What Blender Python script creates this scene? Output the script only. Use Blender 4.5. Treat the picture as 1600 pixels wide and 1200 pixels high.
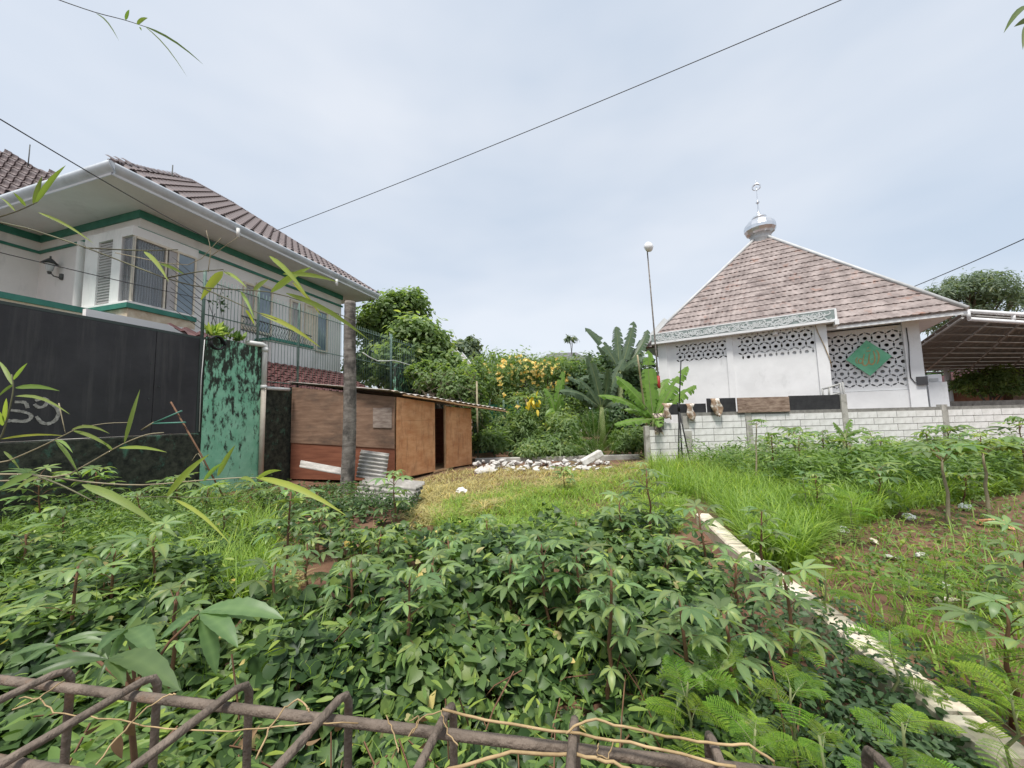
import bpy, bmesh, math, random
import numpy as np
from mathutils import Vector, Matrix, noise as mnoise
random.seed(7); RNG = np.random.default_rng(11)
sc = bpy.context.scene
for o in list(bpy.data.objects): bpy.data.objects.remove(o, do_unlink=True)
COL = sc.collection
R = math.radians
# ------------------------------------------------------------ camera
FPX = 570.0                       # focal length in pixels of the 1600 px wide photograph
EYE = Vector((0, 0, 1.55)); PITCH = R(4.9); ROLL = R(1.4)
_f = Vector((0, math.cos(PITCH), math.sin(PITCH))); _r = Vector((1, 0, 0)); _u = Vector((0, -math.sin(PITCH), math.cos(PITCH)))
_rr = math.cos(ROLL)*_r - math.sin(ROLL)*_u; _uu = math.sin(ROLL)*_r + math.cos(ROLL)*_u
cam = bpy.data.cameras.new('camera'); camo = bpy.data.objects.new('camera', cam); COL.objects.link(camo)
cam.sensor_width = 36; cam.lens = 36*FPX/1600; cam.clip_start = 0.02; cam.clip_end = 2000
M = Matrix.Identity(4)
for i in range(3): M[i][0] = _rr[i]; M[i][1] = _uu[i]; M[i][2] = -_f[i]; M[i][3] = EYE[i]
camo.matrix_world = M; sc.camera = camo
# ------------------------------------------------------------ sky, sun, exposure
SUN = Vector((-0.14, -0.40, 1.0)).normalized()
world = bpy.data.worlds.new('World'); sc.world = world; world.use_nodes = True
nt = world.node_tree; nt.nodes.clear()
def N(t, typ, **kw):
    n = t.nodes.new(typ)
    for k, v in kw.items():
        if k in n.inputs.keys() if hasattr(n.inputs, 'keys') else False: n.inputs[k].default_value = v
        else: setattr(n, k, v)
    return n
sky = nt.nodes.new('ShaderNodeTexSky'); sky.sky_type = 'NISHITA'; sky.sun_disc = False
sky.sun_elevation = math.asin(SUN.z); sky.sun_rotation = math.atan2(SUN.x, SUN.y)
sky.air_density = 1.0; sky.dust_density = 3.0; sky.ozone_density = 1.0
tc = nt.nodes.new('ShaderNodeTexCoord'); mp = nt.nodes.new('ShaderNodeMapping'); mp.inputs['Scale'].default_value = (1.0, 1.0, 2.6)
nz = nt.nodes.new('ShaderNodeTexNoise'); nz.inputs['Scale'].default_value = 1.25; nz.inputs['Detail'].default_value = 4; nz.inputs['Roughness'].default_value = 0.5
rp = nt.nodes.new('ShaderNodeValToRGB')
rp.color_ramp.elements[0].position = 0.34; rp.color_ramp.elements[0].color = (3.85, 4.4, 5.1, 1)
rp.color_ramp.elements[1].position = 0.66; rp.color_ramp.elements[1].color = (5.3, 5.55, 5.9, 1)
mx = nt.nodes.new('ShaderNodeMix'); mx.data_type = 'RGBA'; mx.inputs[0].default_value = 0.80
bg = nt.nodes.new('ShaderNodeBackground'); bg.inputs['Strength'].default_value = 0.10
wo = nt.nodes.new('ShaderNodeOutputWorld')
L = nt.links.new
L(tc.outputs['Generated'], mp.inputs['Vector']); L(mp.outputs['Vector'], nz.inputs['Vector']); L(nz.outputs['Fac'], rp.inputs['Fac'])
L(sky.outputs['Color'], mx.inputs[6]); L(rp.outputs['Color'], mx.inputs[7]); L(mx.outputs[2], bg.inputs['Color']); L(bg.outputs[0], wo.inputs['Surface'])
sl = bpy.data.lights.new('sun', 'SUN'); sl.energy = 2.7; sl.angle = R(12); sl.color = (1, 0.96, 0.9)
so = bpy.data.objects.new('sun', sl); COL.objects.link(so); so.rotation_euler = SUN.to_track_quat('Z', 'Y').to_euler(); so.location = (-30, -10, 40)
sc.view_settings.view_transform = 'Standard'; sc.view_settings.look = 'None'; sc.view_settings.gamma = 1
sc.view_settings.use_curve_mapping = False; sc.view_settings.exposure = 0.80
sc.render.engine = 'CYCLES'
# ------------------------------------------------------------ pixel helpers (a pixel only gives a direction)
def ray(px, py): return _f + (px-800)/FPX*_rr - (py-600)/FPX*_uu
def at(px, py, Y): d = ray(px, py); return EYE + d*(Y/d.y)
def onz(px, py, z=0.0): d = ray(px, py); return EYE + d*((z-EYE.z)/d.z)
def onpl(px, py, p, n): d = ray(px, py); return EYE + d*((p-EYE).dot(n)/d.dot(n))
def proj(p):
    v = p-EYE; k = FPX/v.dot(_f); return (800+v.dot(_rr)*k, 600-v.dot(_uu)*k)
# ------------------------------------------------------------ object helpers
def wloc(o):
    p = Vector((0, 0, 0))
    while o: p += o.location; o = o.parent
    return p
def tag(o, label=None, cat=None, group=None, kind=None):
    if label: o['label'] = label
    if cat: o['category'] = cat
    if group: o['group'] = group
    if kind: o['kind'] = kind
    return o
def thing(name, label, cat, loc=(0, 0, 0), group=None):
    o = bpy.data.objects.new(name, None); COL.objects.link(o); o.location = loc; o.empty_display_size = 0.1
    return tag(o, label, cat, group)
def mesh_np(name, V, F, smooth=True, rnd=None):
    V = np.asarray(V, dtype=np.float32); F = np.asarray(F, dtype=np.int32); m = bpy.data.meshes.new(name)
    k = F.shape[1]; m.vertices.add(len(V)); m.vertices.foreach_set('co', V.ravel())
    m.loops.add(F.size); m.loops.foreach_set('vertex_index', F.ravel())
    m.polygons.add(len(F)); m.polygons.foreach_set('loop_start', np.arange(0, F.size, k, dtype=np.int32))
    try: m.polygons.foreach_set('loop_total', np.full(len(F), k, dtype=np.int32))
    except Exception: pass
    m.polygons.foreach_set('use_smooth', np.full(len(F), smooth))
    if rnd is not None:
        a = m.attributes.new('rnd', 'FLOAT', 'POINT'); a.data.foreach_set('value', np.asarray(rnd, dtype=np.float32))
    m.update(calc_edges=True); return m
class MB:
    """collects shapes; build() links them as ONE mesh object"""
    def __init__(s): s.v = []; s.f = []; s.mi = []; s.cur = 0; s.sm = []; s.smooth = False
    def face(s, idx): s.f.append(tuple(idx)); s.mi.append(s.cur); s.sm.append(s.smooth)
    def poly(s, pts):
        b = len(s.v); s.v += [Vector(p) for p in pts]; s.face(range(b, b+len(pts)))
    def hexa(s, p):                       # 8 corners: bottom 4 ccw, top 4 ccw
        b = len(s.v); s.v += [Vector(q) for q in p]
        for q in ((3,2,1,0),(4,5,6,7),(0,1,5,4),(1,2,6,5),(2,3,7,6),(3,0,4,7)): s.face([b+i for i in q])
    def box(s, c, ex, ey, ez):            # centre and three half-extent vectors
        c, ex, ey, ez = map(Vector, (c, ex, ey, ez))
        s.hexa([c-ex-ey-ez, c+ex-ey-ez, c+ex+ey-ez, c-ex+ey-ez, c-ex-ey+ez, c+ex-ey+ez, c+ex+ey+ez, c-ex+ey+ez])
    def slab(s, p0, p1, z0, z1, n, th):   # upright slab from p0 to p1, thickness th to the side n
        p0 = Vector((p0[0], p0[1], 0)); p1 = Vector((p1[0], p1[1], 0)); n = Vector(n)*th; a = Vector((0,0,z0)); b = Vector((0,0,z1))
        s.hexa([p0+a, p1+a, p1+n+a, p0+n+a, p0+b, p1+b, p1+n+b, p0+n+b])
    def tube(s, pts, rad, n=6, cap=True):
        pts = [Vector(p) for p in pts]; m = len(pts)
        if not hasattr(rad, '__len__'): rad = [rad]*m
        rings = []; up = Vector((0.13, 0.31, 0.94)); osm = s.smooth; s.smooth = True
        for i in range(m):
            d = (pts[min(i+1, m-1)]-pts[max(i-1, 0)]).normalized()
            a = d.cross(up)
            if a.length < 1e-3: a = d.cross(Vector((1, 0, 0)))
            a.normalize(); b = d.cross(a); r0 = len(s.v)
            for k in range(n):
                t = 2*math.pi*k/n; s.v.append(pts[i]+(a*math.cos(t)+b*math.sin(t))*rad[i])
            rings.append(r0)
        for i in range(m-1):
            for k in range(n):
                k2 = (k+1) % n; s.face((rings[i]+k, rings[i]+k2, rings[i+1]+k2, rings[i+1]+k))
        if cap:
            s.smooth = False; s.face([rings[0]+k for k in range(n)][::-1]); s.face([rings[-1]+k for k in range(n)])
        s.smooth = osm
    def lathe(s, c, prof, n=16, axis=None):    # prof: (r, z)
        c = Vector(c); b = len(s.v); osm = s.smooth; s.smooth = True
        for r, z in prof:
            for k in range(n):
                t = 2*math.pi*k/n; s.v.append(c+Vector((r*math.cos(t), r*math.sin(t), z)))
        for i in range(len(prof)-1):
            for k in range(n):
                k2 = (k+1) % n; s.face((b+i*n+k, b+i*n+k2, b+(i+1)*n+k2, b+(i+1)*n+k))
        s.smooth = osm
    def grid(s, P):                       # P[i][j] points
        b = len(s.v); ni = len(P); nj = len(P[0])
        for r in P: s.v += [Vector(p) for p in r]
        for i in range(ni-1):
            for j in range(nj-1): s.face((b+i*nj+j, b+(i+1)*nj+j, b+(i+1)*nj+j+1, b+i*nj+j+1))
    def mesh(s, name, mats=(), off=None):
        off = Vector(off) if off is not None else Vector((0, 0, 0))
        m = bpy.data.meshes.new(name); m.from_pydata([tuple(v-off) for v in s.v], [], s.f)
        for x in mats: m.materials.append(x)
        m.polygons.foreach_set('material_index', s.mi); m.polygons.foreach_set('use_smooth', s.sm); m.update(); return m
    def build(s, name, mat, parent=None, loc=None):
        """world-space shapes; origin at loc (default: parent, or the base centre of the shapes)"""
        mats = mat if isinstance(mat, (list, tuple)) else [mat]
        if loc is None:
            if parent: loc = wloc(parent)
            else:
                xs = [v.x for v in s.v]; ys = [v.y for v in s.v]; loc = Vector(((min(xs)+max(xs))/2, (min(ys)+max(ys))/2, min(v.z for v in s.v)))
        m = s.mesh(name, mats, loc); o = bpy.data.objects.new(name, m); COL.objects.link(o)
        if parent: o.parent = parent; o.location = Vector(loc)-wloc(parent)
        else: o.location = loc
        return o
def link(name, mesh, parent=None, loc=(0, 0, 0), rot=None, scale=1.0):
    o = bpy.data.objects.new(name, mesh); COL.objects.link(o); o.parent = parent; o.location = loc
    if rot is not None: o.rotation_mode = 'QUATERNION'; o.rotation_quaternion = rot
    o.scale = (scale,)*3 if not hasattr(scale, '__len__') else scale
    return o
def bevel(o, w=0.01, seg=1):
    b = o.modifiers.new('bevel', 'BEVEL'); b.width = w; b.segments = seg; b.limit_method = 'ANGLE'
    return o
# ------------------------------------------------------------ materials
MATS = {}
def mat(name, c1, c2=None, rough=0.7, scale=5.0, detail=6, stretch=(1, 1, 1), bump=0.0, bscale=None, metal=0.0, spec=0.4,
        c3=None, c3scale=2.0, c3lo=0.52, c3hi=0.62, rndv=0.0, lo=0.35, hi=0.65, transl=0.0, attr=False, coord='Object', c3stretch=(1,1,1), c3z=0.0):
    m = bpy.data.materials.new(name); m.use_nodes = True; t = m.node_tree; b = t.nodes['Principled BSDF']; out = t.nodes['Material Output']
    b.inputs['Roughness'].default_value = rough; b.inputs['Metallic'].default_value = metal; b.inputs['Specular IOR Level'].default_value = spec
    lk = t.links.new; c2 = c2 or c1
    tcn = t.nodes.new('ShaderNodeTexCoord'); mpn = t.nodes.new('ShaderNodeMapping'); mpn.inputs['Scale'].default_value = stretch
    lk(tcn.outputs[coord], mpn.inputs['Vector'])
    ramp = t.nodes.new('ShaderNodeValToRGB'); ramp.color_ramp.elements[0].position = lo; ramp.color_ramp.elements[1].position = hi
    ramp.color_ramp.elements[0].color = (*c1, 1); ramp.color_ramp.elements[1].color = (*c2, 1)
    if attr:                     # leaves: dark, mid, and a few yellowish ones with sunlight painted in
        ramp.color_ramp.elements[1].position = .68; e_ = ramp.color_ramp.elements.new(1.0); e_.color = (min(c2[0]*1.75, .8), min(c2[1]*1.4, .8), c2[2]*.95, 1)
    if attr:
        an = t.nodes.new('ShaderNodeAttribute'); an.attribute_name = 'rnd'; lk(an.outputs['Fac'], ramp.inputs['Fac'])
    else:
        nn = t.nodes.new('ShaderNodeTexNoise'); nn.inputs['Scale'].default_value = scale; nn.inputs['Detail'].default_value = detail; nn.inputs['Roughness'].default_value = 0.62
        lk(mpn.outputs['Vector'], nn.inputs['Vector']); lk(nn.outputs['Fac'], ramp.inputs['Fac'])
    col = ramp.outputs['Color']
    if c3:
        mp3 = t.nodes.new('ShaderNodeMapping'); mp3.inputs['Scale'].default_value = c3stretch; mp3.inputs['Location'].default_value = (3.1, 1.7, 0.4)
        lk(tcn.outputs[coord], mp3.inputs['Vector'])
        n3 = t.nodes.new('ShaderNodeTexNoise'); n3.inputs['Scale'].default_value = c3scale; n3.inputs['Detail'].default_value = 8; n3.inputs['Roughness'].default_value = 0.68
        lk(mp3.outputs['Vector'], n3.inputs['Vector'])
        r3 = t.nodes.new('ShaderNodeMapRange'); r3.inputs['From Min'].default_value = c3lo; r3.inputs['From Max'].default_value = c3hi
        if c3z:                      # stain that thickens with height (or towards the foot when negative)
            sx = t.nodes.new('ShaderNodeSeparateXYZ'); lk(tcn.outputs[coord], sx.inputs[0]); ma = t.nodes.new('ShaderNodeMath'); ma.operation = 'MULTIPLY_ADD'; ma.inputs[1].default_value = c3z
            lk(sx.outputs['Z'], ma.inputs[0]); lk(n3.outputs['Fac'], ma.inputs[2]); lk(ma.outputs[0], r3.inputs['Value'])
        else: lk(n3.outputs['Fac'], r3.inputs['Value'])
        mm = t.nodes.new('ShaderNodeMix'); mm.data_type = 'RGBA'; lk(r3.outputs['Result'], mm.inputs[0]); lk(col, mm.inputs[6]); mm.inputs[7].default_value = (*c3, 1); col = mm.outputs[2]
    if rndv:
        oi = t.nodes.new('ShaderNodeObjectInfo'); hs = t.nodes.new('ShaderNodeHueSaturation'); mr = t.nodes.new('ShaderNodeMapRange')
        mr.inputs['To Min'].default_value = 1-rndv; mr.inputs['To Max'].default_value = 1+rndv
        lk(oi.outputs['Random'], mr.inputs['Value']); lk(mr.outputs['Result'], hs.inputs['Value'])
        if attr: mh = t.nodes.new('ShaderNodeMapRange'); mh.inputs['To Min'].default_value = .475; mh.inputs['To Max'].default_value = .515; mq = t.nodes.new('ShaderNodeMath'); mq.operation = 'FRACT'; mq2 = t.nodes.new('ShaderNodeMath'); mq2.operation = 'MULTIPLY'; mq2.inputs[1].default_value = 7.31; lk(oi.outputs['Random'], mq2.inputs[0]); lk(mq2.outputs[0], mq.inputs[0]); lk(mq.outputs[0], mh.inputs['Value']); lk(mh.outputs['Result'], hs.inputs['Hue']); lk(col, hs.inputs['Color']); col = hs.outputs['Color']
    lk(col, b.inputs['Base Color'])
    if bump:
        bn = t.nodes.new('ShaderNodeTexNoise'); bn.inputs['Scale'].default_value = bscale or scale*4; bn.inputs['Detail'].default_value = 5
        lk(mpn.outputs['Vector'], bn.inputs['Vector']); bp = t.nodes.new('ShaderNodeBump'); bp.inputs['Strength'].default_value = bump; bp.inputs['Distance'].default_value = 0.02
        lk(bn.outputs['Fac'], bp.inputs['Height']); lk(bp.outputs['Normal'], b.inputs['Normal'])
    if transl:
        tr = t.nodes.new('ShaderNodeBsdfTranslucent'); ms = t.nodes.new('ShaderNodeMixShader'); ms.inputs[0].default_value = transl
        g = t.nodes.new('ShaderNodeMix'); g.data_type = 'RGBA'; g.blend_type = 'MULTIPLY'; g.inputs[0].default_value = 1; g.inputs[7].default_value = (1.7, 1.75, 0.7, 1)
        lk(col, g.inputs[6]); lk(g.outputs[2], tr.inputs['Color']); lk(b.outputs[0], ms.inputs[1]); lk(tr.outputs[0], ms.inputs[2]); lk(ms.outputs[0], out.inputs['Surface'])
    MATS[name] = m; return m
mat('soil', (0.085, 0.042, 0.026), (0.19, 0.105, 0.065), 0.95, 1.6, bump=0.6, bscale=14, c3=(0.13, 0.14, 0.055), c3scale=0.55, c3lo=0.55, c3hi=0.72)
mat('white_wall', (0.70, 0.71, 0.715), (0.79, 0.80, 0.805), 0.8, 1.2, bump=0.08, c3=(0.40, 0.41, 0.40), c3scale=1.8, c3lo=0.57, c3hi=0.95, c3stretch=(1, 1, 0.4))
mat('house_wall', (0.72, 0.71, 0.685), (0.80, 0.79, 0.765), 0.85, 1.0, bump=0.08, c3=(0.42, 0.42, 0.40), c3scale=1.4, c3lo=0.54, c3hi=0.85, c3stretch=(1, 1, 0.3))
mat('soffit', (0.66, 0.67, 0.675), (0.74, 0.75, 0.755), 0.85, 1.0, c3=(0.45, 0.45, 0.45), c3scale=0.9, c3lo=0.6, c3hi=0.9)
mat('gutter', (0.42, 0.46, 0.50), (0.58, 0.62, 0.66), 0.45, 1.5, bump=0.05, c3=(0.34, 0.36, 0.38), c3scale=1.2, c3lo=0.5, c3hi=0.8)
mat('green_band', (0.03, 0.16, 0.12), (0.05, 0.22, 0.16), 0.6, 3)
mat('cream', (0.62, 0.56, 0.44), (0.72, 0.66, 0.55), 0.8, 6, bump=0.1)
mat('stone', (0.45, 0.36, 0.25), (0.62, 0.55, 0.42), 0.85, 5, bump=0.3)
mat('gate', (0.032, 0.031, 0.034), (0.05, 0.048, 0.052), 0.5, 1.5, spec=0.3, stretch=(1, 1, 1), bump=0.08, bscale=60, c3=(0.095, 0.09, 0.088), c3scale=1.6, c3lo=0.5, c3hi=0.85, c3stretch=(3, 3, .22))
mat('gate_edge', (0.045, 0.06, 0.055), None, 0.5)
mat('chalk', (0.22, 0.21, 0.19), (0.48, 0.46, 0.42), 0.9, 30)
mat('green_paint', (0.20, 0.50, 0.32), (0.33, 0.64, 0.45), 0.9, 2.6, bump=0.3, bscale=24, c3=(0.035, 0.042, 0.032), c3scale=9, c3lo=0.595, c3hi=0.70, c3stretch=(1.2, 1.2, 0.5), c3z=.062)
mat('moss_wall', (0.015, 0.018, 0.014), (0.065, 0.07, 0.05), 0.95, 9, bump=0.6, c3=(0.09, 0.22, 0.15), c3scale=4.5, c3lo=0.55, c3hi=0.72, c3stretch=(1, 1, 0.7))
mat('tile_red', (0.08, 0.06, 0.058), (0.16, 0.122, 0.118), 0.5, 3, spec=0.4, rndv=0.3, c3=(0.27, 0.23, 0.22), c3scale=2, c3lo=0.55, c3hi=0.8)
mat('tile_low', (0.06, 0.022, 0.022), (0.115, 0.044, 0.042), 0.4, 3, rndv=0.2)
mat('metal_tile', (0.15, 0.118, 0.11), (0.335, 0.28, 0.262), 0.6, 2.2, detail=12, rndv=0.2, c3=(0.25, 0.11, 0.065), c3scale=2.2, c3lo=0.57, c3hi=0.74, bump=0.15, bscale=50)
mat('cap_grey', (0.42, 0.43, 0.43), (0.55, 0.56, 0.56), 0.5, 2)
mat('steel', (0.62, 0.64, 0.67), (0.74, 0.76, 0.78), 0.28, 2, metal=0.85)
mat('frieze', (0.20, 0.25, 0.24), (0.29, 0.34, 0.33), 0.6, 6)
mat('frieze_ink', (0.62, 0.65, 0.65), None, 0.6)
mat('diamond', (0.12, 0.42, 0.24), (0.19, 0.52, 0.32), 0.5, 3)
mat('gold', (0.38, 0.24, 0.10), (0.52, 0.36, 0.16), 0.5, 12)
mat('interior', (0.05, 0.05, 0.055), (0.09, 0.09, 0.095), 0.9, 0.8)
mat('pale_back', (0.50, 0.51, 0.52), None, 0.8)
mat('block', (0.60, 0.59, 0.56), (0.78, 0.77, 0.75), 0.95, 4, rndv=0.12, bump=0.3, bscale=45, c3=(0.30, 0.275, 0.24), c3scale=3.0, c3lo=0.53, c3hi=0.8, c3stretch=(1.5, 1.5, .6))
mat('mortar', (0.16, 0.155, 0.14), (0.26, 0.25, 0.23), 0.95, 8)
mat('concrete', (0.30, 0.29, 0.26), (0.46, 0.44, 0.40), 0.95, 4, bump=0.3, c3=(0.14, 0.13, 0.11), c3scale=3, c3lo=0.55, c3hi=0.7)
mat('black_board', (0.018, 0.018, 0.02), (0.035, 0.035, 0.037), 0.7, 5)
mat('old_wood', (0.15, 0.095, 0.07), (0.36, 0.27, 0.21), 0.85, 3, stretch=(1, 1, 5), c3=(0.09, 0.05, 0.035), c3scale=2.5, c3lo=0.52, c3hi=0.7, c3stretch=(1, 1, 3))
mat('ply_side', (0.16, 0.092, 0.06), (0.27, 0.17, 0.115), 0.85, 2.5, stretch=(0.7, 0.7, 6), c3=(0.08, 0.055, 0.042), c3scale=1.2, c3lo=0.5, c3hi=0.75, c3stretch=(1, 1, 2.5))
mat('ply_low', (0.16, 0.055, 0.03), (0.24, 0.09, 0.05), 0.8, 2.5, stretch=(0.7, 0.7, 6))
mat('ply_front', (0.46, 0.20, 0.085), (0.60, 0.32, 0.16), 0.7, 2.2, stretch=(1, 1, 2.6), rndv=0.1, bump=0.15, c3=(0.22, 0.095, 0.045), c3scale=3.2, c3lo=0.50, c3hi=0.78, c3stretch=(2.2, 2.2, .5))
mat('ply_grey', (0.19, 0.14, 0.115), (0.33, 0.27, 0.23), 0.85, 5, stretch=(1, 1, 4))
mat('timber', (0.40, 0.24, 0.13), (0.55, 0.36, 0.21), 0.8, 4, stretch=(1, 1, 1), bump=0.1)
mat('asbestos', (0.30, 0.285, 0.26), (0.46, 0.44, 0.41), 0.9, 5, c3=(0.20, 0.18, 0.16), c3scale=3, c3lo=0.55, c3hi=0.8, bump=0.15)
mat('roof_sheet', (0.34, 0.31, 0.28), (0.50, 0.47, 0.43), 0.8, 4, c3=(0.30, 0.15, 0.08), c3scale=1.2, c3lo=0.55, c3hi=0.75)
mat('palm_trunk', (0.10, 0.085, 0.075), (0.25, 0.225, 0.20), 0.95, 5, stretch=(1, 1, 2.5), bump=0.4, c3=(0.055, 0.05, 0.045), c3scale=2.2, c3lo=0.52, c3hi=0.66, c3stretch=(1.4, 1.4, 0.8))
mat('bark', (0.12, 0.09, 0.065), (0.22, 0.18, 0.14), 0.95, 6, stretch=(1, 1, 0.4), bump=0.4)
mat('pvc', (0.55, 0.55, 0.53), (0.68, 0.68, 0.66), 0.5, 2)
mat('pvc_old', (0.42, 0.36, 0.29), (0.55, 0.49, 0.41), 0.6, 3)
mat('rebar', (0.085, 0.066, 0.05), (0.19, 0.15, 0.118), 0.75, 16, bump=0.5, bscale=90, c3=(0.24, 0.14, 0.08), c3scale=9, c3lo=0.6, c3hi=0.75)
mat('iron', (0.05, 0.055, 0.055), (0.10, 0.105, 0.10), 0.7, 8)
mat('iron_green', (0.07, 0.13, 0.11), (0.14, 0.20, 0.17), 0.7, 8)
mat('black', (0.012, 0.012, 0.013), None, 0.6)
mat('cable', (0.03, 0.03, 0.034), None, 0.6)
mat('glass', (0.13, 0.16, 0.18), (0.24, 0.28, 0.31), 0.10, 1.2, spec=0.8)
mat('glass_blue', (0.14, 0.19, 0.23), (0.24, 0.30, 0.34), 0.10, 1.2, spec=0.8)
mat('curtain', (0.48, 0.51, 0.52), (0.62, 0.65, 0.66), 0.8, 14, stretch=(1, 1, 0.05))
mat('shutter', (0.36, 0.345, 0.335), (0.46, 0.44, 0.43), 0.7, 3)
mat('bamboo_pole', (0.42, 0.34, 0.20), (0.58, 0.50, 0.34), 0.6, 4, stretch=(1, 1, 0.5))
mat('dry_vine', (0.22, 0.15, 0.07), (0.44, 0.32, 0.17), 0.8, 20)
mat('rubble', (0.46, 0.44, 0.41), (0.70, 0.69, 0.66), 0.95, 5, bump=0.5, rndv=0.2, c3=(0.26, 0.22, 0.18), c3scale=4, c3lo=0.52, c3hi=0.72)
mat('beam', (0.54, 0.47, 0.37), (0.70, 0.63, 0.52), 0.95, 5, bump=0.3, c3=(0.32, 0.25, 0.18), c3scale=3.5, c3lo=0.52, c3hi=0.75)
mat('brick', (0.30, 0.12, 0.07), (0.42, 0.19, 0.11), 0.95, 5)
mat('clay', (0.50, 0.25, 0.12), (0.62, 0.36, 0.20), 0.9, 5)
mat('hide', (0.42, 0.33, 0.24), (0.20, 0.11, 0.06), 0.95, 9, c3=(0.70, 0.66, 0.60), c3scale=5, c3lo=0.5, c3hi=0.6, bump=0.5)
mat('hide_dark', (0.03, 0.027, 0.027), (0.10, 0.08, 0.07), 0.95, 7, c3=(0.62, 0.52, 0.42), c3scale=4, c3lo=0.5, c3hi=0.56, bump=0.5)
mat('plastic_white', (0.75, 0.76, 0.77), (0.85, 0.85, 0.85), 0.35, 4)
mat('red_paint', (0.32, 0.03, 0.02), None, 0.5)
mat('canopy', (0.20, 0.205, 0.20), (0.28, 0.285, 0.28), 0.6, 2)
mat('canopy_rib', (0.30, 0.30, 0.29), (0.42, 0.42, 0.40), 0.6, 2)
mat('slate', (0.10, 0.10, 0.105), (0.16, 0.16, 0.165), 0.8, 4)
mat('green_net', (0.02, 0.12, 0.07), (0.04, 0.2, 0.13), 0.8, 3)
mat('hanger_green', (0.08, 0.22, 0.17), None, 0.5)
# foliage: leaf colour varied from leaf to leaf, sunlit and shaded tones painted in
def leafmat(name, a, b, tr=0.28, rough=0.5, spec=0.35, rndv=0.0): return mat(name, a, b, rough, spec=spec, attr=True, lo=0.0, hi=1.0, transl=tr, rndv=rndv)
leafmat('lf_vine', (0.020, 0.050, 0.016), (0.098, 0.165, 0.052), 0.28, 0.45, 0.35)
leafmat('lf_cassava', (0.09, 0.165, 0.07), (0.20, 0.30, 0.125), 0.42, 0.42, 0.45, rndv=0.32)
leafmat('lf_grass', (0.11, 0.20, 0.03), (0.27, 0.40, 0.085), 0.4)
leafmat('lf_straw', (0.30, 0.26, 0.11), (0.46, 0.42, 0.20), 0.25, 0.8)
leafmat('lf_fern', (0.06, 0.145, 0.016), (0.18, 0.30, 0.04), 0.42, 0.6, 0.25, rndv=0.3)
leafmat('lf_weed', (0.05, 0.11, 0.028), (0.19, 0.29, 0.08), 0.35)
leafmat('lf_tree', (0.08, 0.14, 0.05), (0.19, 0.27, 0.11), 0.5)
leafmat('lf_tree_pale', (0.10, 0.18, 0.075), (0.24, 0.32, 0.15), 0.5)
leafmat('lf_dark', (0.03, 0.065, 0.028), (0.09, 0.15, 0.065), 0.3)
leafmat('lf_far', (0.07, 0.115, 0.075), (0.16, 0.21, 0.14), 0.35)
leafmat('lf_bamboo', (0.09, 0.14, 0.05), (0.22, 0.31, 0.09), 0.45, 0.5, rndv=0.12)
leafmat('lf_banana', (0.09, 0.19, 0.035), (0.19, 0.32, 0.07), 0.42, 0.4)
leafmat('lf_banana_dark', (0.045, 0.08, 0.045), (0.10, 0.145, 0.085), 0.25, 0.4)
leafmat('lf_yellow', (0.45, 0.33, 0.03), (0.66, 0.50, 0.06), 0.3)
leafmat('flower', (0.75, 0.44, 0.06), (0.85, 0.68, 0.28), 0.2)
leafmat('lf_brown', (0.12, 0.075, 0.04), (0.26, 0.17, 0.09), 0.1, 0.9)
mat('stem_red', (0.12, 0.06, 0.035), (0.20, 0.11, 0.06), 0.8, 10)
mat('stem_green', (0.13, 0.17, 0.06), (0.22, 0.24, 0.11), 0.7, 10)
mat('stem_tan', (0.22, 0.18, 0.11), (0.34, 0.30, 0.20), 0.8, 10)
mat('twig', (0.07, 0.065, 0.04), (0.15, 0.15, 0.08), 0.7, 10)
m_ = MATS
def clear_glass(name, f):
    t = m_[name].node_tree; b = t.nodes['Principled BSDF']; out = t.nodes['Material Output']; tr = t.nodes.new('ShaderNodeBsdfTransparent'); ms = t.nodes.new('ShaderNodeMixShader'); ms.inputs[0].default_value = f
    t.links.new(tr.outputs[0], ms.inputs[1]); t.links.new(b.outputs[0], ms.inputs[2]); t.links.new(ms.outputs[0], out.inputs['Surface'])
mat('bay_glass', (0.10, 0.12, 0.14), None, 0.06, spec=0.9); clear_glass('bay_glass', .26)
# ============================================================ GROUND
def gz(x, y):
    return 0.05*mnoise.noise(Vector((x*0.6, y*0.6, 0.3))) + 0.03*mnoise.noise(Vector((x*2.1, y*2.1, 4.3)))
def axis_pts(near, step, far, k):
    p = list(np.arange(-near, near+1e-6, step)); d = step; x = near
    while x < far: d *= k; x += d; p.append(x); p.insert(0, -x)
    return np.array(p)
gx = axis_pts(14, 0.28, 900, 1.35); gy = axis_pts(14, 0.28, 900, 1.35)
V = np.array([(x, y+6, gz(x, y+6) if abs(x) < 15 and abs(y) < 15 else 0.0) for y in gy for x in gx])
nx, ny = len(gx), len(gy)
ii, jj = np.meshgrid(np.arange(ny-1), np.arange(nx-1), indexing='ij'); b0 = (ii*nx+jj).ravel()
gm = mesh_np('ground', V, np.stack([b0, b0+1, b0+nx+1, b0+nx], 1)); gm.materials.append(m_['soil'])
tag(link('ground', gm), 'brown soil ground of the overgrown lot', None, kind='structure')
# ============================================================ LEFT SIDE: directions of the house and its boundary wall
TH = R(16.0); A = Vector((math.sin(TH), math.cos(TH), 0)); B = Vector((math.cos(TH), -math.sin(TH), 0)); Z = Vector((0, 0, 1))
G0 = at(312, 600, 7.5)
def onG(px, py, off=0.0): return onpl(px, py, G0+B*off, B)
g_top = onG(308, 529).z; g_bot = onG(308, 676).z
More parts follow.
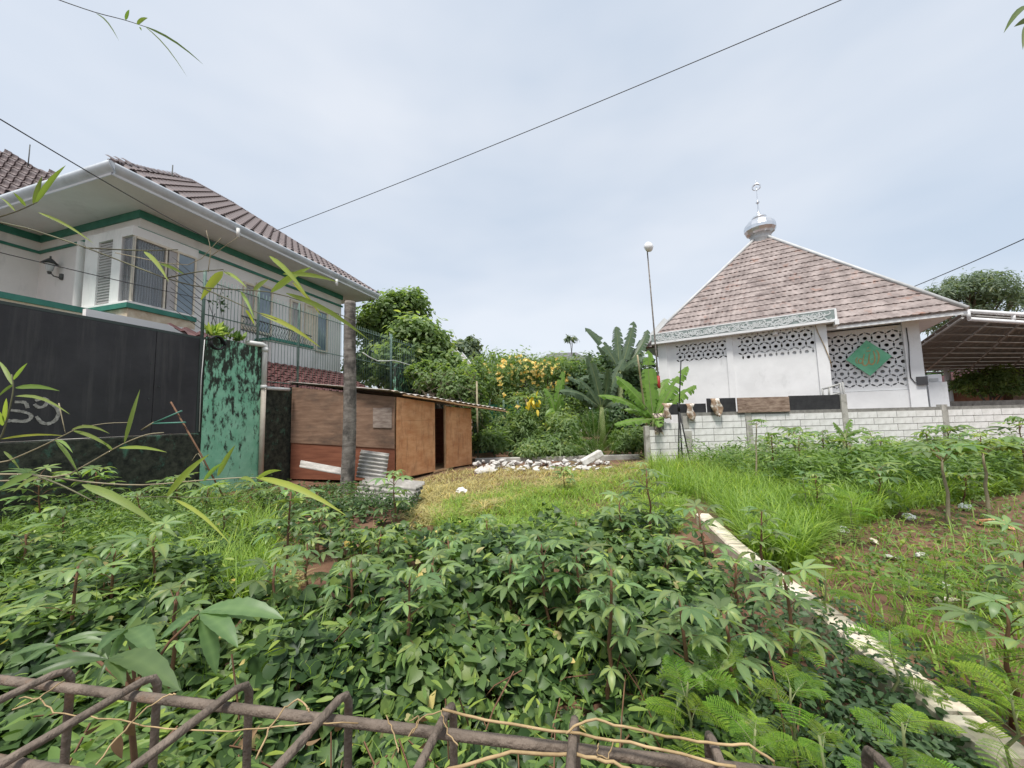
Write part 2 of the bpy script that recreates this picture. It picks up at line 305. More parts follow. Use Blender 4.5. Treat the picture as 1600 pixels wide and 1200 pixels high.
# ---- black metal gate
gl = onG(-260, 600); g1 = onG(241, 600); g2 = onG(309, 600)
t = thing('metal_gate', 'large black sheet metal gate with chalk scrawl and seam', 'gate', (g1.x, g1.y, g_bot))
for nm, a, b in (('panel', gl, g1-A*0.008), ('panel', g1, g2)):
    mb = MB(); mb.slab(a, b, g_bot, g_top, -B, 0.04); bevel(mb.build(nm, m_['gate'], t), 0.004)
mb = MB(); mb.slab(gl, g2, g_top+0.002, g_top+0.05, -B*1, 0.07); mb.build('top_rail', m_['gate_edge'], t)
mb = MB(); mb.slab(g2+A*0.002+B*.01, g2+A*0.10+B*.01, g_bot, g_top+0.04, -B, 0.06); mb.build('gate_post', m_['gate_edge'], t)
mb = MB(); mb.tube([g2+A*0.05+B*0.03+Z*(g_bot-g2.z+0.02), g2+A*0.045+B*0.025+Z*0.1, g2+A*0.07+B*0.03+Z*(g_top-g2.z)], 0.008, 5); mb.build('cable', m_['pvc'], t)
for k, (x, y) in enumerate(((236, 568), (232, 623), (248, 604))):
    q = onG(x, y, 0.004); mb = MB(); mb.tube([q, q+B*0.012], 0.012, 6); mb.build('bolt', m_['gate_edge'], t)
gs = []
for st in ([(24,628),(40,628),(43,637)], [(18,641),(36,643),(48,647),(49,654),(38,659),(20,657),(4,658)],
           [(56,626),(68,622),(75,625),(70,635),(60,637),(54,632)], [(73,626),(90,638),(92,647),(86,658),(74,663),(64,660),(57,651)]):
    pts = [onG(x, y, 0.006) for x, y in st]
    q = []
    for i in range(len(pts)-1): q += [pts[i].lerp(pts[i+1], s/3) for s in range(3)]
    q.append(pts[-1]); q2 = [q[0]]+[(q[i-1]+q[i]*2+q[i+1])/4 for i in range(1, len(q)-1)]+[q[-1]]
    mb = MB()
    for i in range(len(q2)-1):
        d = (q2[i+1]-q2[i]).normalized(); n = d.cross(B).normalized()*0.021*random.uniform(.75, 1.15); e = d*0.006
        mb.hexa([q2[i]-n-e, q2[i+1]-n+e, q2[i+1]+n+e, q2[i]+n-e]+[p+B*0.0015*(1+.2*(i % 3)) for p in (q2[i]-n-e, q2[i+1]-n+e, q2[i+1]+n+e, q2[i]+n-e)])
    mb.build('chalk_mark', m_['chalk'], t)
# ---- mossy base wall under the gate
mb = MB(); mb.slab(gl+B*.02, g2+A*0.1+B*.02, -0.2, g_bot-0.012, -B, 0.25)
o = bevel(mb.build('mossy_wall', m_['moss_wall']), 0.02); tag(o, 'dark mossy masonry wall under the black gate', 'wall')
# ---- green painted pillar wall
c0 = onG(316, 600); c1 = onG(406, 600); c_top = onG(318, 525).z
t = thing('green_wall', 'peeling mint green wall pier with black mould right of the gate', 'wall', (c0.x, c0.y, 0))
P = []
for i in range(13):
    row = []
    for j in range(9):
        p = c0.lerp(c1, j/8); z = -0.2+(c_top+0.2)*i/12
        if i == 12: z += 0.03*mnoise.noise(Vector((j*.9, 2, 1)))
        row.append(Vector((p.x, p.y, z))+B*(0.045+0.012*mnoise.noise(Vector((j*.7, i*.8, 0)))))
    P.append(row)
mb = MB(); mb.grid([r[::-1] for r in P]); mb.build('painted_face', m_['green_paint'], t)
mb = MB(); mb.slab(c0+B*.03, c1+B*.03, -0.2, c_top-0.02, -B, 0.35); mb.build('masonry', m_['moss_wall'], t)
# ---- lower mossy wall running back, fence on it
w_top = onG(430, 604).z
e0 = c1+A*0.01; e1 = onG(735, 600)
mb = MB(); mb.slab(e0-B*.02, e1-B*.02, -0.2, w_top, -B, 0.22)
tag(bevel(mb.build('boundary_wall', m_['moss_wall']), 0.015), 'dark mould-stained green wall running back behind the plywood shack', 'wall')
# steel bar fence
f_top = onG(615, 526).z
t = thing('bar_fence', 'tall iron bar fence on the boundary wall of the white house', 'fence', (e0.x, e0.y, w_top))
def fence_bars(a, b, z0, z1, n):
    mbm = MB(); mbm.tube([(0, 0, 0), (0, 0, z1-z0)], 0.0065, 4); me = mbm.mesh('bar', [m_['iron_green']])
    for k in range(n):
        p = a.lerp(b, (k+.5)/n); link('bar', me, t, (p.x-e0.x, p.y-e0.y, z0-w_top))
fence_bars(c0+A*.1-B*.12, c1-B*.12, c_top-0.02, f_top, 15)
p615 = onG(615, 600); p735 = e1
fence_bars(e0+A*.05-B*.12, p615-B*.12, w_top, f_top, 58)
fence_bars(p615-B*.12, p735-B*.12, w_top, f_top, 60)
for a, b, z in ((c0-B*.12, c1-B*.12, f_top-.12), (c0-B*.12, c1-B*.12, c_top+.5), (e0-B*.12, p735-B*.12, f_top-.12), (e0-B*.12, p735-B*.12, w_top+.12), (e0-B*.12, p735-B*.12, (w_top+f_top)/2)):
    mb = MB(); mb.tube([Vector((a.x, a.y, z)), Vector((b.x, b.y, z))], 0.013, 4); mb.build('rail', m_['iron_green'], t)
for p, z0, r in ((c0+A*.03-B*.12, c_top, .03), (c1-B*.12, c_top-.1, .022), (onG(470, 600)-B*.12, w_top, .022), (p615-B*.12, w_top, .05), (onG(680, 600)-B*.12, w_top, .03), (p735-B*.12, w_top, .03)):
    mb = MB(); mb.tube([Vector((p.x, p.y, z0-.05)), Vector((p.x, p.y, f_top+.1))], r, 6); mb.build('fence_post', m_['iron_green'], t)
fp = c0+A*.03-B*.12; fan = MB()
for k in range(9):                         # fan of spikes guarding the end of the fence
    s = Vector((fp.x, fp.y, c_top+.15+k*.125)); mb = MB(); mb.tube([s, s-A*.62+Z*.34+B*.02], 0.007, 4); mb.build('spike', m_['iron'], t)
# green inner wall seen through the fence
a = onG(619, 600, -.5); b = onG(664, 600, -.5); mb = MB(); mb.slab(a, b, 0, onG(640, 572, -.5).z, -B, .15)
tag(mb.build('inner_wall', m_['green_paint']), 'faded green wall panel behind the bar fence above the shack', 'wall')
# ---- two storey white house
W0 = at(220, 329, 9.5); zs = W0.z                       # near wall corner, soffit height
def onH(px, py, off=0.0): return onpl(px, py, W0+B*off, B)      # long facade
def onF(px, py, off=0.0): return onpl(px, py, W0-A*off, A)      # short facade facing the camera
OV = 1.2; E0 = W0-A*OV+B*OV
W1 = onH(533, 500); Lh = (W1-W0).dot(A); Wi = onF(65, 372); Wi = W0-B*((W0-Wi).dot(B)); bi = (W0-Wi).dot(B)
house = thing('house', 'white two storey house with green bands behind the black gate', 'house', (W0.x, W0.y, 0))
mb = MB(); mb.hexa([Vector((p.x, p.y, z)) for z in (0, zs) for p in (W0, W0+A*Lh, W0+A*Lh-B*9, W0-B*9)]); mb.build('wall', m_['house_wall'], house)
Lw = 6.0
mb = MB(); mb.hexa([Vector((p.x, p.y, z)) for z in (0, zs-.003) for p in (Wi-A*Lw, Wi+A*.5, Wi+A*.5-B*5, Wi-A*Lw-B*5)]); mb.build('wing_wall', m_['house_wall'], house)
def band(z0, z1, th, mt):
    mb = MB(); mb.slab(W0-A*th, W0+A*(Lh+th), z0, z1, B, th); mb.slab(Wi, W0-A*.0, z0, z1, -A, th-.002); mb.slab(Wi-A*Lw, Wi-A*(th), z0, z1-.002, B, th-.004); mb.build('green_band', mt, house)
zb = onH(220.5, 341).z; band(zb, zs-.004, .05, m_['green_band'])
zl = onH(216, 356).z; band(zl-.06, zl+.02, .05, m_['green_band'])
# soffit, fascia gutter
Ee = onH(590, 466, OV); Le = (Ee-E0).dot(A)
Eb = onpl(20, 305, E0, A); be = (E0-Eb).dot(B)
mb = MB(); q = [E0, E0+A*Le, E0+A*Le-B*(9+OV*2), E0-B*(9+OV*2)]
mb.hexa([Vector((p.x, p.y, z)) for z in (zs, zs+.08) for p in q])
q = [Wi-A*Lw+B*OV*.9, Wi-A*OV+B*OV*.9, Wi-A*OV-B*3, Wi-A*Lw-B*3]; mb.hexa([Vector((p.x, p.y, z)) for z in (zs-.02, zs+.06) for p in q]); mb.build('soffit', m_['soffit'], house)
def gutter(a, b):
    mb = MB(); n = (b-a).normalized().cross(Z); prof = [(0, -.02), (-.02, .05), (.06, .10), (.13, .16), (.17, .25), (.17, .32), (.10, .33), (0, .30)]
    mb.smooth = True; mb.grid([[Vector((p.x, p.y, zs))+n*u*0.7+Z*v*.78 for u, v in prof] for p in (a, b)])
    mb.smooth = False; mb.poly([Vector((b.x, b.y, zs))+n*u*.7+Z*v*.78 for u, v in prof]); mb.poly([Vector((a.x, a.y, zs))+n*u*.7+Z*v*.78 for u, v in prof][::-1]); return mb
gutter(E0-B*.0, E0+A*Le).build('gutter', m_['gutter'], house)
gutter(E0-B*(be+2.5), E0+B*.12).build('gutter', m_['gutter'], house)
for px, py in ((372, 363), (526, 441)):
    p = onH(px, py, OV+.16); mb = MB(); mb.tube([p+Z*.12, p-Z*.16], .05, 8); mb.build('gutter_outlet', m_['pvc'], house)
# roof: hip from the near eave corner
def hip_solve():
    best = None
    for pit in np.arange(22, 46, .5):
        for tt in np.arange(1.0, 6.0, .1):
            p = E0+(A-B)*tt+Z*(.3+tt*math.tan(R(pit))); x, y = proj(p); e = (x-297)**2+(y-283)**2
            if best is None or e < best[0]: best = (e, pit, tt)
    return best
_, PIT, TT = hip_solve(); PIT = min(max(PIT, 28), 38)
zr = .235; tn = math.tan(R(PIT)); Wd = 2*TT
ro = thing  # alias kept short
K0 = Vector((E0.x, E0.y, zs+zr)); K1 = K0+A*Le; K2 = K1-B*Wd*1.0; K3 = K0-B*Wd
R0 = K0+(A-B)*TT+Z*TT*tn; R1 = K1-(A+B)*TT+Z*TT*tn
mb = MB(); mb.poly([K0, K1, R1, R0]); mb.poly([K1, K2, R1]); mb.poly([K2, K3, R0, R1]); mb.poly([K3, K0, R0]); rfo = mb.build('roof', m_['tile_low'], house)
# tiles
def tile_mesh(name, w, l, mt):
    mb = MB(); mb.smooth = True; P = []
    for j in range(2):
        P.append([Vector(((i/6-.5)*w*.95, (j-.5)*l*1.12, .065*math.sin(i/6*2*math.pi+.6)+(.045 if j == 0 else 0)+.03)) for i in range(7)])
    mb.grid(P); mb.grid([[p-Z*.03 for p in P[0]], P[0]]); return mb.mesh(name, [mt])
def lay_tiles(parent, name, o, du, dv, inside, w, l, nu, nv, me):
    n = du.cross(dv).normalized(); rot = Matrix((du, dv, n)).transposed().to_quaternion(); off = wloc(parent)
    for j in range(nv):
        for i in range(nu):
            u = (i+.5)*w; v = (j+.5)*l
            if inside(u, v): link(name, me, parent, o+du*u+dv*v+n*.01-off, rot)
tm = tile_mesh('tile', .30, .42, m_['tile_red'])
up = (R0-(K0+A*TT)).normalized(); sl_len = (R0-(K0+A*TT)).length
lay_tiles(rfo, 'tile', K0, A, up, lambda u, v: v < sl_len and u > TT*(v/sl_len)-.1 and u < Le-TT*(v/sl_len)+.1, .30, .42, int(Le/.30)+1, int(sl_len/.42)+1, tm)
mb = MB()
n_ = 26
for i in range(n_):
    a = K0.lerp(R0, i/n_); b = K0.lerp(R0, (i+1)/n_); mb.tube([a+Z*.03, b+Z*.07], [.10, .085], 7)
for i in range(22):
    a = R0.lerp(R1, i/22); b = R0.lerp(R1, (i+1)/22); mb.tube([a+Z*.05, b+Z*.08], [.10, .085], 7)
for i in range(n_):
    a = K1.lerp(R1, i/n_); b = K1.lerp(R1, (i+1)/n_); mb.tube([a+Z*.03, b+Z*.07], [.10, .085], 7)
mb.build('ridge_cap', m_['tile_red'], rfo)
for px, py, Y in ((270, 258, 11.0), (47, 226, 12.5)):
    p = at(px, py, Y); mb = MB(); mb.tube([p-Z*1.0, p], .016, 5); mb.build('lightning_rod', m_['iron'], rfo)
# wing roof at far left
wr0 = at(-90, 318, 10.6); wrA = at(22, 302, 11.6); wrB = at(82, 281, 13.6); wrC = at(-90, 205, 12.6)
mb = MB(); mb.poly([wr0, wrA, wrB, wrC]); wro = mb.build('wing_roof', m_['tile_low'], house)
du = (wrA-wr0).normalized(); nn_ = du.cross(wrC-wr0).normalized(); dv = nn_.cross(du).normalized()
wl = (wrA-wr0).length; topv = (wrC-wr0).dot(dv); topv2 = (wrB-wr0).dot(dv); u2 = (wrB-wr0).dot(du); uC = (wrC-wr0).dot(du)
def in_wing(u, v):
    p = wr0+du*u+dv*v; q = proj(p); return q[0] > -60 and q[1] > 240+q[0]*.46-3 and q[1] < 312-(q[0]*.42)+8 and q[0] < 84
lay_tiles(wro, 'tile', wr0+nn_*.02, du, dv, in_wing, .28, .40, 26, 14, tm)
mb = MB()
for i in range(18):
    a = at(-60, 213, 12.8).lerp(at(84, 280, 13.7), i/18); b = at(-60, 213, 12.8).lerp(at(84, 280, 13.7), (i+1)/18); mb.tube([a, b+Z*.04], [.10, .085], 7)
mb.build('ridge_cap', m_['tile_red'], wro)
# ---- bay window wrapping the corner
zw1 = onH(260, 393).z; zw0 = onH(260, 489).z; PR = .28
bay = MB(); bl = -(onF(128, 440, PR)-W0).dot(B); br = (onH(306, 480, PR)-W0).dot(A)
q = [W0-A*PR-B*bl, W0-A*PR+B*PR, W0+A*br+B*PR, W0+A*br, W0, W0-B*bl]
def pr(mb, q, z0, z1):
    b0 = len(mb.v); n = len(q)
    mb.v += [Vector((p.x, p.y, z)) for z in (z0, z1) for p in q]
    mb.face([b0+i for i in range(n)][::-1]); mb.face([b0+n+i for i in range(n)])
    for i in range(n): j = (i+1) % n; mb.face((b0+i, b0+j, b0+n+j, b0+n+i))
mb = MB(); pr(mb, q, zw1+.02, zl-.10); mb.build('bay_head', m_['house_wall'], house)
mb = MB(); q2 = [W0-A*(PR+.06)-B*bl, W0-A*(PR+.06)+B*(PR+.06), W0+A*br+B*(PR+.06), W0+A*br, W0, W0-B*bl]
pr(mb, q2, zw0-.16, zw0-.03); mb.build('bay_ledge', m_['green_band'], house)
mb = MB(); pr(mb, q2, zw0-.03, zw0+.02); mb.build('bay_sill', m_['house_wall'], house)
mb = MB(); pr(mb, q, zw0-1.6, zw0-.16); mb.build('bay_base', m_['stone'], house)
def pane_F(x0, x1, mt, name, off): # on the short facade
    a = onF(x0, 440, off); b = onF(x1, 440, off); mb = MB(); mb.slab(a, b, zw0+.06, zw1-.02, A, .03); return mb.build(name, mt, house)
def pane_H(x0, x1, z0, z1, mt, name, off):
    a = onH(x0, 440, off); b = onH(x1, 440, off); mb = MB(); mb.slab(a, b, z0, z1, -B, .03); return mb.build(name, mt, house)
sh = thing
mb = MB()
for x0, x1 in ((130, 150), (172, 186)): a = onF(x0, 440, PR); b = onF(x1, 440, PR); mb.slab(a, b, zw0+.02, zw1+.02, A, .08)
mb.build('window_frame', m_['house_wall'], house)
a = onF(150, 440, PR-.03); b = onF(172, 440, PR-.03)
shp = pane_F(150, 172, m_['shutter'], 'louvre_shutter', PR-.05)
for k in range(22):
    z = zw0+.1+(zw1-zw0-.16)*k/21; mb = MB(); mb.slab(a, b, z-.012, z+.02, A, .03); mb.build('slat', m_['shutter'], shp)
w = pane_F(186, 205, m_['bay_glass'], 'window', PR-.02)
for k in range(4):
    a = onF(187, 440, PR-.09).lerp(onF(205, 440, PR-.09), k/4); b = onF(187, 440, PR-.09).lerp(onF(205, 440, PR-.09), (k+.8)/4); mb = MB(); mb.slab(a, b, zw0+.05, zw1-.02, A, .02); mb.build('curtain', m_['shutter'], w)
w = pane_H(211, 256, zw0+.05, zw1, m_['bay_glass'], 'window', PR-.02)
for k in range(10):
    a = onH(213, 440, PR-.075).lerp(onH(255, 440, PR-.075), k/10); b = onH(213, 440, PR-.075).lerp(onH(255, 440, PR-.075), (k+.75)/10)
    mb = MB(); mb.smooth = True; P = [[a.lerp(b, i/6)*1.0+B*(.022*math.sin(i*math.pi/6)) for i in range(7)]]; P = [[Vector((q_.x, q_.y, z_)) for q_ in P[0]] for z_ in (zw0+.05, zw1-.02)]; mb.grid(P[::-1]); mb.build('curtain', m_['curtain'], w)
w = pane_H(262, 276, zw0+.05, zw1, m_['shutter'], 'window', PR-.02); w = pane_H(278, 304, zw0+.05, zw1, m_['glass_blue'], 'window', PR-.02)
for x in (207.5, 258.5, 277, 305):
    a = onH(x-1.2, 440, PR+.01); b = onH(x+1.2, 440, PR+.01); mb = MB(); mb.slab(a, b, zw0+.02, zw1+.02, -B, .08); mb.build('mullion', m_['cream'], house)
mb = MB(); mb.slab(onH(210, 440, PR+.012), onH(304, 440, PR+.012), zw1-.03, zw1+.03, -B, .08); mb.build('mullion', m_['cream'], house)
# pillar left of the bay, wall lamp
for px in (123,): 
    p = onF(px, 440, .12); mb = MB(); mb.lathe(Vector((p.x, p.y, zw0-.3)), [(.09, 0), (.09, zl-zw0+.2)], 10); mb.build('downpipe', m_['house_wall'], house)
lp = onF(98, 433, 0.0); t = thing('wall_lamp', 'dark coach lantern on the white wall left of the bay window', 'lamp', lp)
mb = MB(); mb.lathe(lp-A*.02-Z*.1, [(.001, 0), (.05, .02), (.055, .1), (.05, .18), (.001, .2)], 8); mb.tube([lp-A*.03-Z*.04, lp-A*.16-Z*.02-B*.05, lp-A*.22+Z*.1-B*.12], .018, 6); mb.build('bracket', m_['iron'], t)
q = lp-A*.22+Z*.1-B*.12; mb = MB(); mb.lathe(q, [(.02, 0), (.07, .04), (.10, .24)], 6); mb.build('lantern_glass', m_['curtain'], t)
mb = MB(); mb.lathe(q, [(.18, .24), (.15, .27), (.05, .38), (.02, .40), (.02, .46)], 6); mb.build('lantern_cap', m_['iron'], t); mb = MB(); mb.lathe(q-Z*.02, [(.03, -.05), (.05, .02)], 6); mb.build('lantern_base', m_['iron'], t)
# facade windows of the long side
def win(x0, x1, y0, y1, mt, fr=True):
    a = onH(x0, y1); b = onH(x1, y1); z0 = min(a.z, b.z); z1 = onH((x0+x1)/2, y0).z; z0 = onH((x0+x1)/2, y1).z
    mb = MB(); a = onH(x0, 440, .03); b = onH(x1, 440, .03); mb.slab(a, b, z0, z1, -B, .03); w = mb.build('window', mt, house)
    mb = MB()
    for s, e in ((a-A*.08, a), (b, b+A*.08)): mb.slab(s+B*.04, e+B*.04, z0-.08, z1+.08, -B, .08)
    mb.slab(a+B*.042, b+B*.042, z1, z1+.08, -B, .08); mb.slab(a+B*.042, b+B*.042, z0-.08, z0, -B, .08); mb.build('window_frame', m_['cream'], w)
win(384, 397, 447, 512, m_['shutter']); win(404, 424, 450, 520, m_['glass_blue'])
win(457, 470, 474, 533, m_['shutter']); win(480, 491, 480, 541, m_['cream']); win(497, 511, 489, 548, m_['glass_blue'])
# balcony planter with iron rail
a = onH(423, 560, .7); b = onH(486, 560, .7); z1 = onH(455, 538, .7).z; z0 = onH(455, 590, .7).z-.6
mb = MB(); mb.slab(a, b, z0, z1, -B, .7); mb.build('balcony', m_['house_wall'], house)
mb = MB(); mb.slab(a-A*.06+B*.06, b+A*.06+B*.06, z1, z1+.10, -B, .78); mb.build('balcony_ledge', m_['green_band'], house)
a2 = onH(375, 560, .7); z2 = onH(430, 507, .7).z; rb = MB(); rb.tube([Vector((a2.x, a2.y, z2)), Vector((b.x, b.y, z2-.1))], .025, 5); rb.tube([Vector((a2.x, a2.y, z2-.45)), Vector((b.x, b.y, z2-.55))], .02, 5); rl = rb.build('balcony_rail', m_['iron'], house)
for k in range(26):
    p = a2.lerp(b, (k+.5)/26); mb = MB(); zz = z2-.1*(k+.5)/26
    mb.tube([Vector((p.x, p.y, zz-.5))+A*.05*math.sin(s*2.1)+Z*s*.1 for s in range(6)], .012, 4); mb.build('baluster', m_['iron'], rl)
# lower tiled roof of the house behind the fence
l0 = onG(400, 607, -.6); l1 = onG(602, 618, -.6); l0.z = l1.z = w_top-.10
la = l0-B*2.2+Z*1.15; lb = l1-B*2.2+Z*1.15
mb = MB(); mb.poly([l0-Z*.03, l1-Z*.03, lb-Z*.03, la-Z*.03]); lro = mb.build('lower_roof', m_['tile_low'], house)
du = (l1-l0).normalized(); dv = (la-l0).normalized(); n = du.cross(dv); wv = (l1-l0).length; P = []; mb = MB(); mb.smooth = False
ns = int(wv/.075)
for j in range(9):
    v0 = 2.48*j/9; v1 = 2.48*(j+1)/9+.03
    rows = [[l0+du*wv*i/ns+dv*v+n*(.035*math.sin(i*math.pi/2+.5)+h) for i in range(ns+1)] for v, h in ((v0, .0), (v0, .07), (v1, .03))]
    mb.grid(rows)
tag(mb.build('roof_tiles', m_['tile_low'], lro), kind='stuff')
# slab edge and cream wall above the gate at far left
s1 = onF(180, 497, .4); s0 = s1-A*6.0
mb = MB(); mb.slab(s0, s1, s1.z-.02, s1.z+.11, -B, 1.6); mb.build('floor_ledge', m_['green_band'], house)
mb = MB(); mb.slab(s0-B*.06, s1-B*.06, s1.z-1.8, s1.z-.02, -B, .3); mb.build('lower_wall', m_['cream'], house)
for k, (f, mt) in enumerate(((.16, 'house_wall'), (.30, 'stone'), (.42, 'stone'), (.58, 'house_wall'), (.70, 'stone'), (.86, 'house_wall'))):
    p = s1-A*(f*4.2); mb = MB(); mb.slab(p-A*.38, p+A*.12, s1.z-.42-.02*k, s1.z-.12, B, .06); mb.build('cladding', m_[mt], house)
# white gable end and red tile edge beside the fence end
p = onG(262, 520, -1.2); mb = MB(); mb.slab(p-A*1.3, p+A*1.4, 2.4, onG(262, 507, -1.2).z, -B, .1); mb.build('lower_wall', m_['house_wall'], house)
p = onG(283, 520, -.5); mb = MB(); me_ = tile_mesh('eave_tile', .34, .42, m_['tile_low'])
for k in range(3): link('eave_tile', me_, house, p+A*.3*k-Z*.02*k-wloc(house), Matrix((A, -B*.85+Z*.5, (A.cross(-B*.85+Z*.5)))).transposed().to_quaternion())
# ---- pvc pipe, hose coil
t = thing('drain_pipe', 'white and tan plastic drain pipe with elbow beside green pier', 'pipe', onG(406, 745, .1))
p0 = onG(384, 535, .02); p1 = onG(411, 533, .10); p1b = onG(417, 540, .10); p2 = onG(412, 606, .10); p3 = onG(405, 752, .10); p3.x, p3.y = p2.x, p2.y; p1b.x, p1b.y = p2.x, p2.y
mb = MB(); mb.tube([p0, Vector((p2.x, p2.y, p0.z+.0))-A*.08, Vector((p2.x, p2.y, p0.z-.02)), Vector((p2.x, p2.y, p0.z-.10)), p2], .058, 10); mb.build('upper_pipe', m_['pvc'], t)
mb = MB(); mb.tube([p2+Z*.06, p2-Z*.02], .072, 10); mb.tube([Vector((p2.x, p2.y, p0.z-.16)), Vector((p2.x, p2.y, p0.z-.06))], .070, 10); mb.build('pipe_socket', m_['pvc'], t)
mb = MB(); mb.tube([p2, p3], .056, 10); mb.build('lower_pipe', m_['pvc_old'], t)
q = onG(452, 604, .10); q.z = p2.z+.0; mb = MB(); mb.tube([p2+A*.04, q], .042, 9); mb.build('branch_pipe', m_['pvc'], t)
p = onG(337, 536, .12); mb = MB(); mb.tube([p+A*.14*math.cos(k*.52)+Z*.14*math.sin(k*.52)+B*.004*k for k in range(26)], .022, 6)
tag(mb.build('hose_coil', m_['black']), 'black rubber hose coil hung on top of the green pier', 'hose')
mb = MB(); mb.tube([onG(x, y, -.07) for x, y in ((567, 551), (577, 558), (590, 564), (605, 564), (615, 563), (632, 568), (650, 573), (668, 580), (684, 582))], .02, 5)
tag(mb.build('white_hose', m_['pvc']), 'thin pale hose draped along the bar fence', 'hose')
# ============================================================ PLYWOOD SHACK
C0 = at(617, 740, 8.9); C0.z = .08; F1 = at(737, 722, 11.6); F1.z = .08; S1 = at(455, 700, 9.62); S1.z = .08
zC = at(617, 619, 8.9).z; zF = at(737, 637, 11.6).z; zS = at(463, 604, 9.7).z
t = thing('plywood_shack', 'small plywood shack with dark doorway beside the boundary wall', 'shack', C0)
fd = (F1-C0); fl = Vector((fd.x, fd.y, 0)).length; fdn = Vector((fd.x, fd.y, 0)).normalized(); fn = Vector((fdn.y, -fdn.x, 0))   # outward (front-right)
sd = (S1-C0); sln = Vector((sd.x, sd.y, 0)).length; sdn = Vector((sd.x, sd.y, 0)).normalized(); sn = Vector((-sdn.y, sdn.x, 0))
if sn.y > 0: sn = -sn
if fn.x < 0: fn = -fn
def q_panel(p, d, f0, f1, L, z00, z01, z10, z11, n, th, off=0.0):   # from fraction f0..f1 along; bottoms z00,z10 tops z01,z11
    a = Vector((p.x, p.y, 0))+d*L*f0+n*off; b = Vector((p.x, p.y, 0))+d*L*f1+n*off; m = -n*th; mb = MB()
    mb.hexa([a+Z*z00, b+Z*z10, b+m+Z*z10, a+m+Z*z00, a+Z*z01, b+Z*z11, b+m+Z*z11, a+m+Z*z01]); return mb
tp = lambda f: zC+(zF-zC)*f-.02
ts = lambda f: zC+(zS-zC)*f-.02
def fx(px): # fraction along front for a pixel column
    p = onpl(px, 680, C0, fn); return (p-C0).dot(fdn)/fl
f1_, f2_ = fx(679), fx(697)
q_panel(C0, fdn, 0.012, f1_, fl, .74*2, tp(0), .74*2, tp(f1_), fn, .015, .012).build('panel', m_['ply_front'], t)
q_panel(C0, fdn, 0.012, f1_, fl, .10, 1.476, .08, 1.476, fn, .015, .012).build('panel', m_['ply_front'], t)
q_panel(C0, fdn, f2_, 1.0, fl, .10, tp(f2_)-.05, .06, tp(1)-.02, fn, .015, .012).build('panel', m_['ply_front'], t)
zb0 = at(610, 701, 8.9).z; zb1 = at(464, 691, 9.7).z
q_panel(C0, sdn, 0, .5, sln, zb0, ts(0), (zb0+zb1)/2, ts(.5), sn, .012, .03).build('side_panel', m_['ply_side'], t)
q_panel(C0, sdn, .502, 1, sln, (zb0+zb1)/2, ts(.5), zb1, ts(1), sn, .012, .026).build('side_panel', m_['ply_side'], t)
q_panel(C0, sdn, 0, 1, sln, .05, zb0+.1, .05, zb1+.1, sn, .012, .01).build('side_panel', m_['ply_low'], t)
q_panel(C0, sdn, 0.02, .19, sln, at(610, 669, 8.9).z, at(610, 637, 8.9).z, at(588, 668, 8.9).z, at(588, 637, 8.9).z, sn, .008, .05).build('patch', m_['ply_grey'], t)
# posts, back walls, floor
Bk = F1+sd*1.0
for p, h in ((C0+sdn*.04+fdn*.04, zC), (F1+sdn*.04-fdn*.05, zF), (Vector((C0.x, C0.y, 0))+fdn*fl*f1_, tp(f1_)), (Vector((C0.x, C0.y, 0))+fdn*fl*f2_, tp(f2_))):
    p = Vector((p.x, p.y, 0)); mb = MB(); mb.box(p+Z*(h/2-.1)-fn*.035, fdn*.025, fn*.03, Z*(h/2+.08)); mb.build('post', m_['timber'], t)
mb = MB(); mb.slab(F1, F1+sd, 0, zF, -fdn, .02); mb.build('back_panel', m_['ply_low'], t)
mb = MB(); mb.slab(S1-fdn*0, S1+fd, 0, zF, fn, .02); mb.build('back_panel', m_['ply_low'], t)
mb = MB(); a, b, c, d = [Vector((p.x, p.y, 0)) for p in (C0+sdn*.06, F1+sdn*.06, F1+sd*.98, S1-sdn*.06)]; mb.hexa([p+Z*z for z in (.06, .09) for p in (a, b, c, d)]); mb.build('floor', m_['timber'], t)
q_panel(C0, fdn, f1_-.02, f2_+.02, fl, .05, .10, .05, .10, fn, .05, .03).build('door_sill', m_['timber'], t)
# corrugated roof
RC = at(606, 610, 8.65); RF = at(790, 640, 12.3); RL = at(448, 597, 9.72); RB = RL+(RF-RC)
P = []; nw = 84
for j in range(5):
    P.append([RC.lerp(RF, i/nw).lerp(RL.lerp(RB, i/nw), j/4)+Z*(.018*math.sin(i*math.pi/2+.3)+.02*mnoise.noise(Vector((i*.12, j, 0)))) for i in range(nw+1)])
mb = MB(); mb.smooth = False; mb.grid(P); o = mb.build('roof_sheet', m_['roof_sheet'], t); sm = o.modifiers.new('thick', 'SOLIDIFY'); sm.thickness = .008
for k, (f0, f1, dz, o1) in enumerate(((.10, .48, -.05, .02), (.42, .80, -.06, .05), (.62, 1.0, -.045, .12), (.70, .985, -.07, -.05))):
    a = RC.lerp(RF, f0)+Z*dz+sdn*o1; b = RC.lerp(RF, f1)+Z*dz+sdn*o1; d = (b-a).normalized(); s = d.cross(Z).normalized(); mb = MB(); mb.box((a+b)/2, (b-a)/2, s*.05, Z*.014); mb.build('rafter', m_['timber'], t)
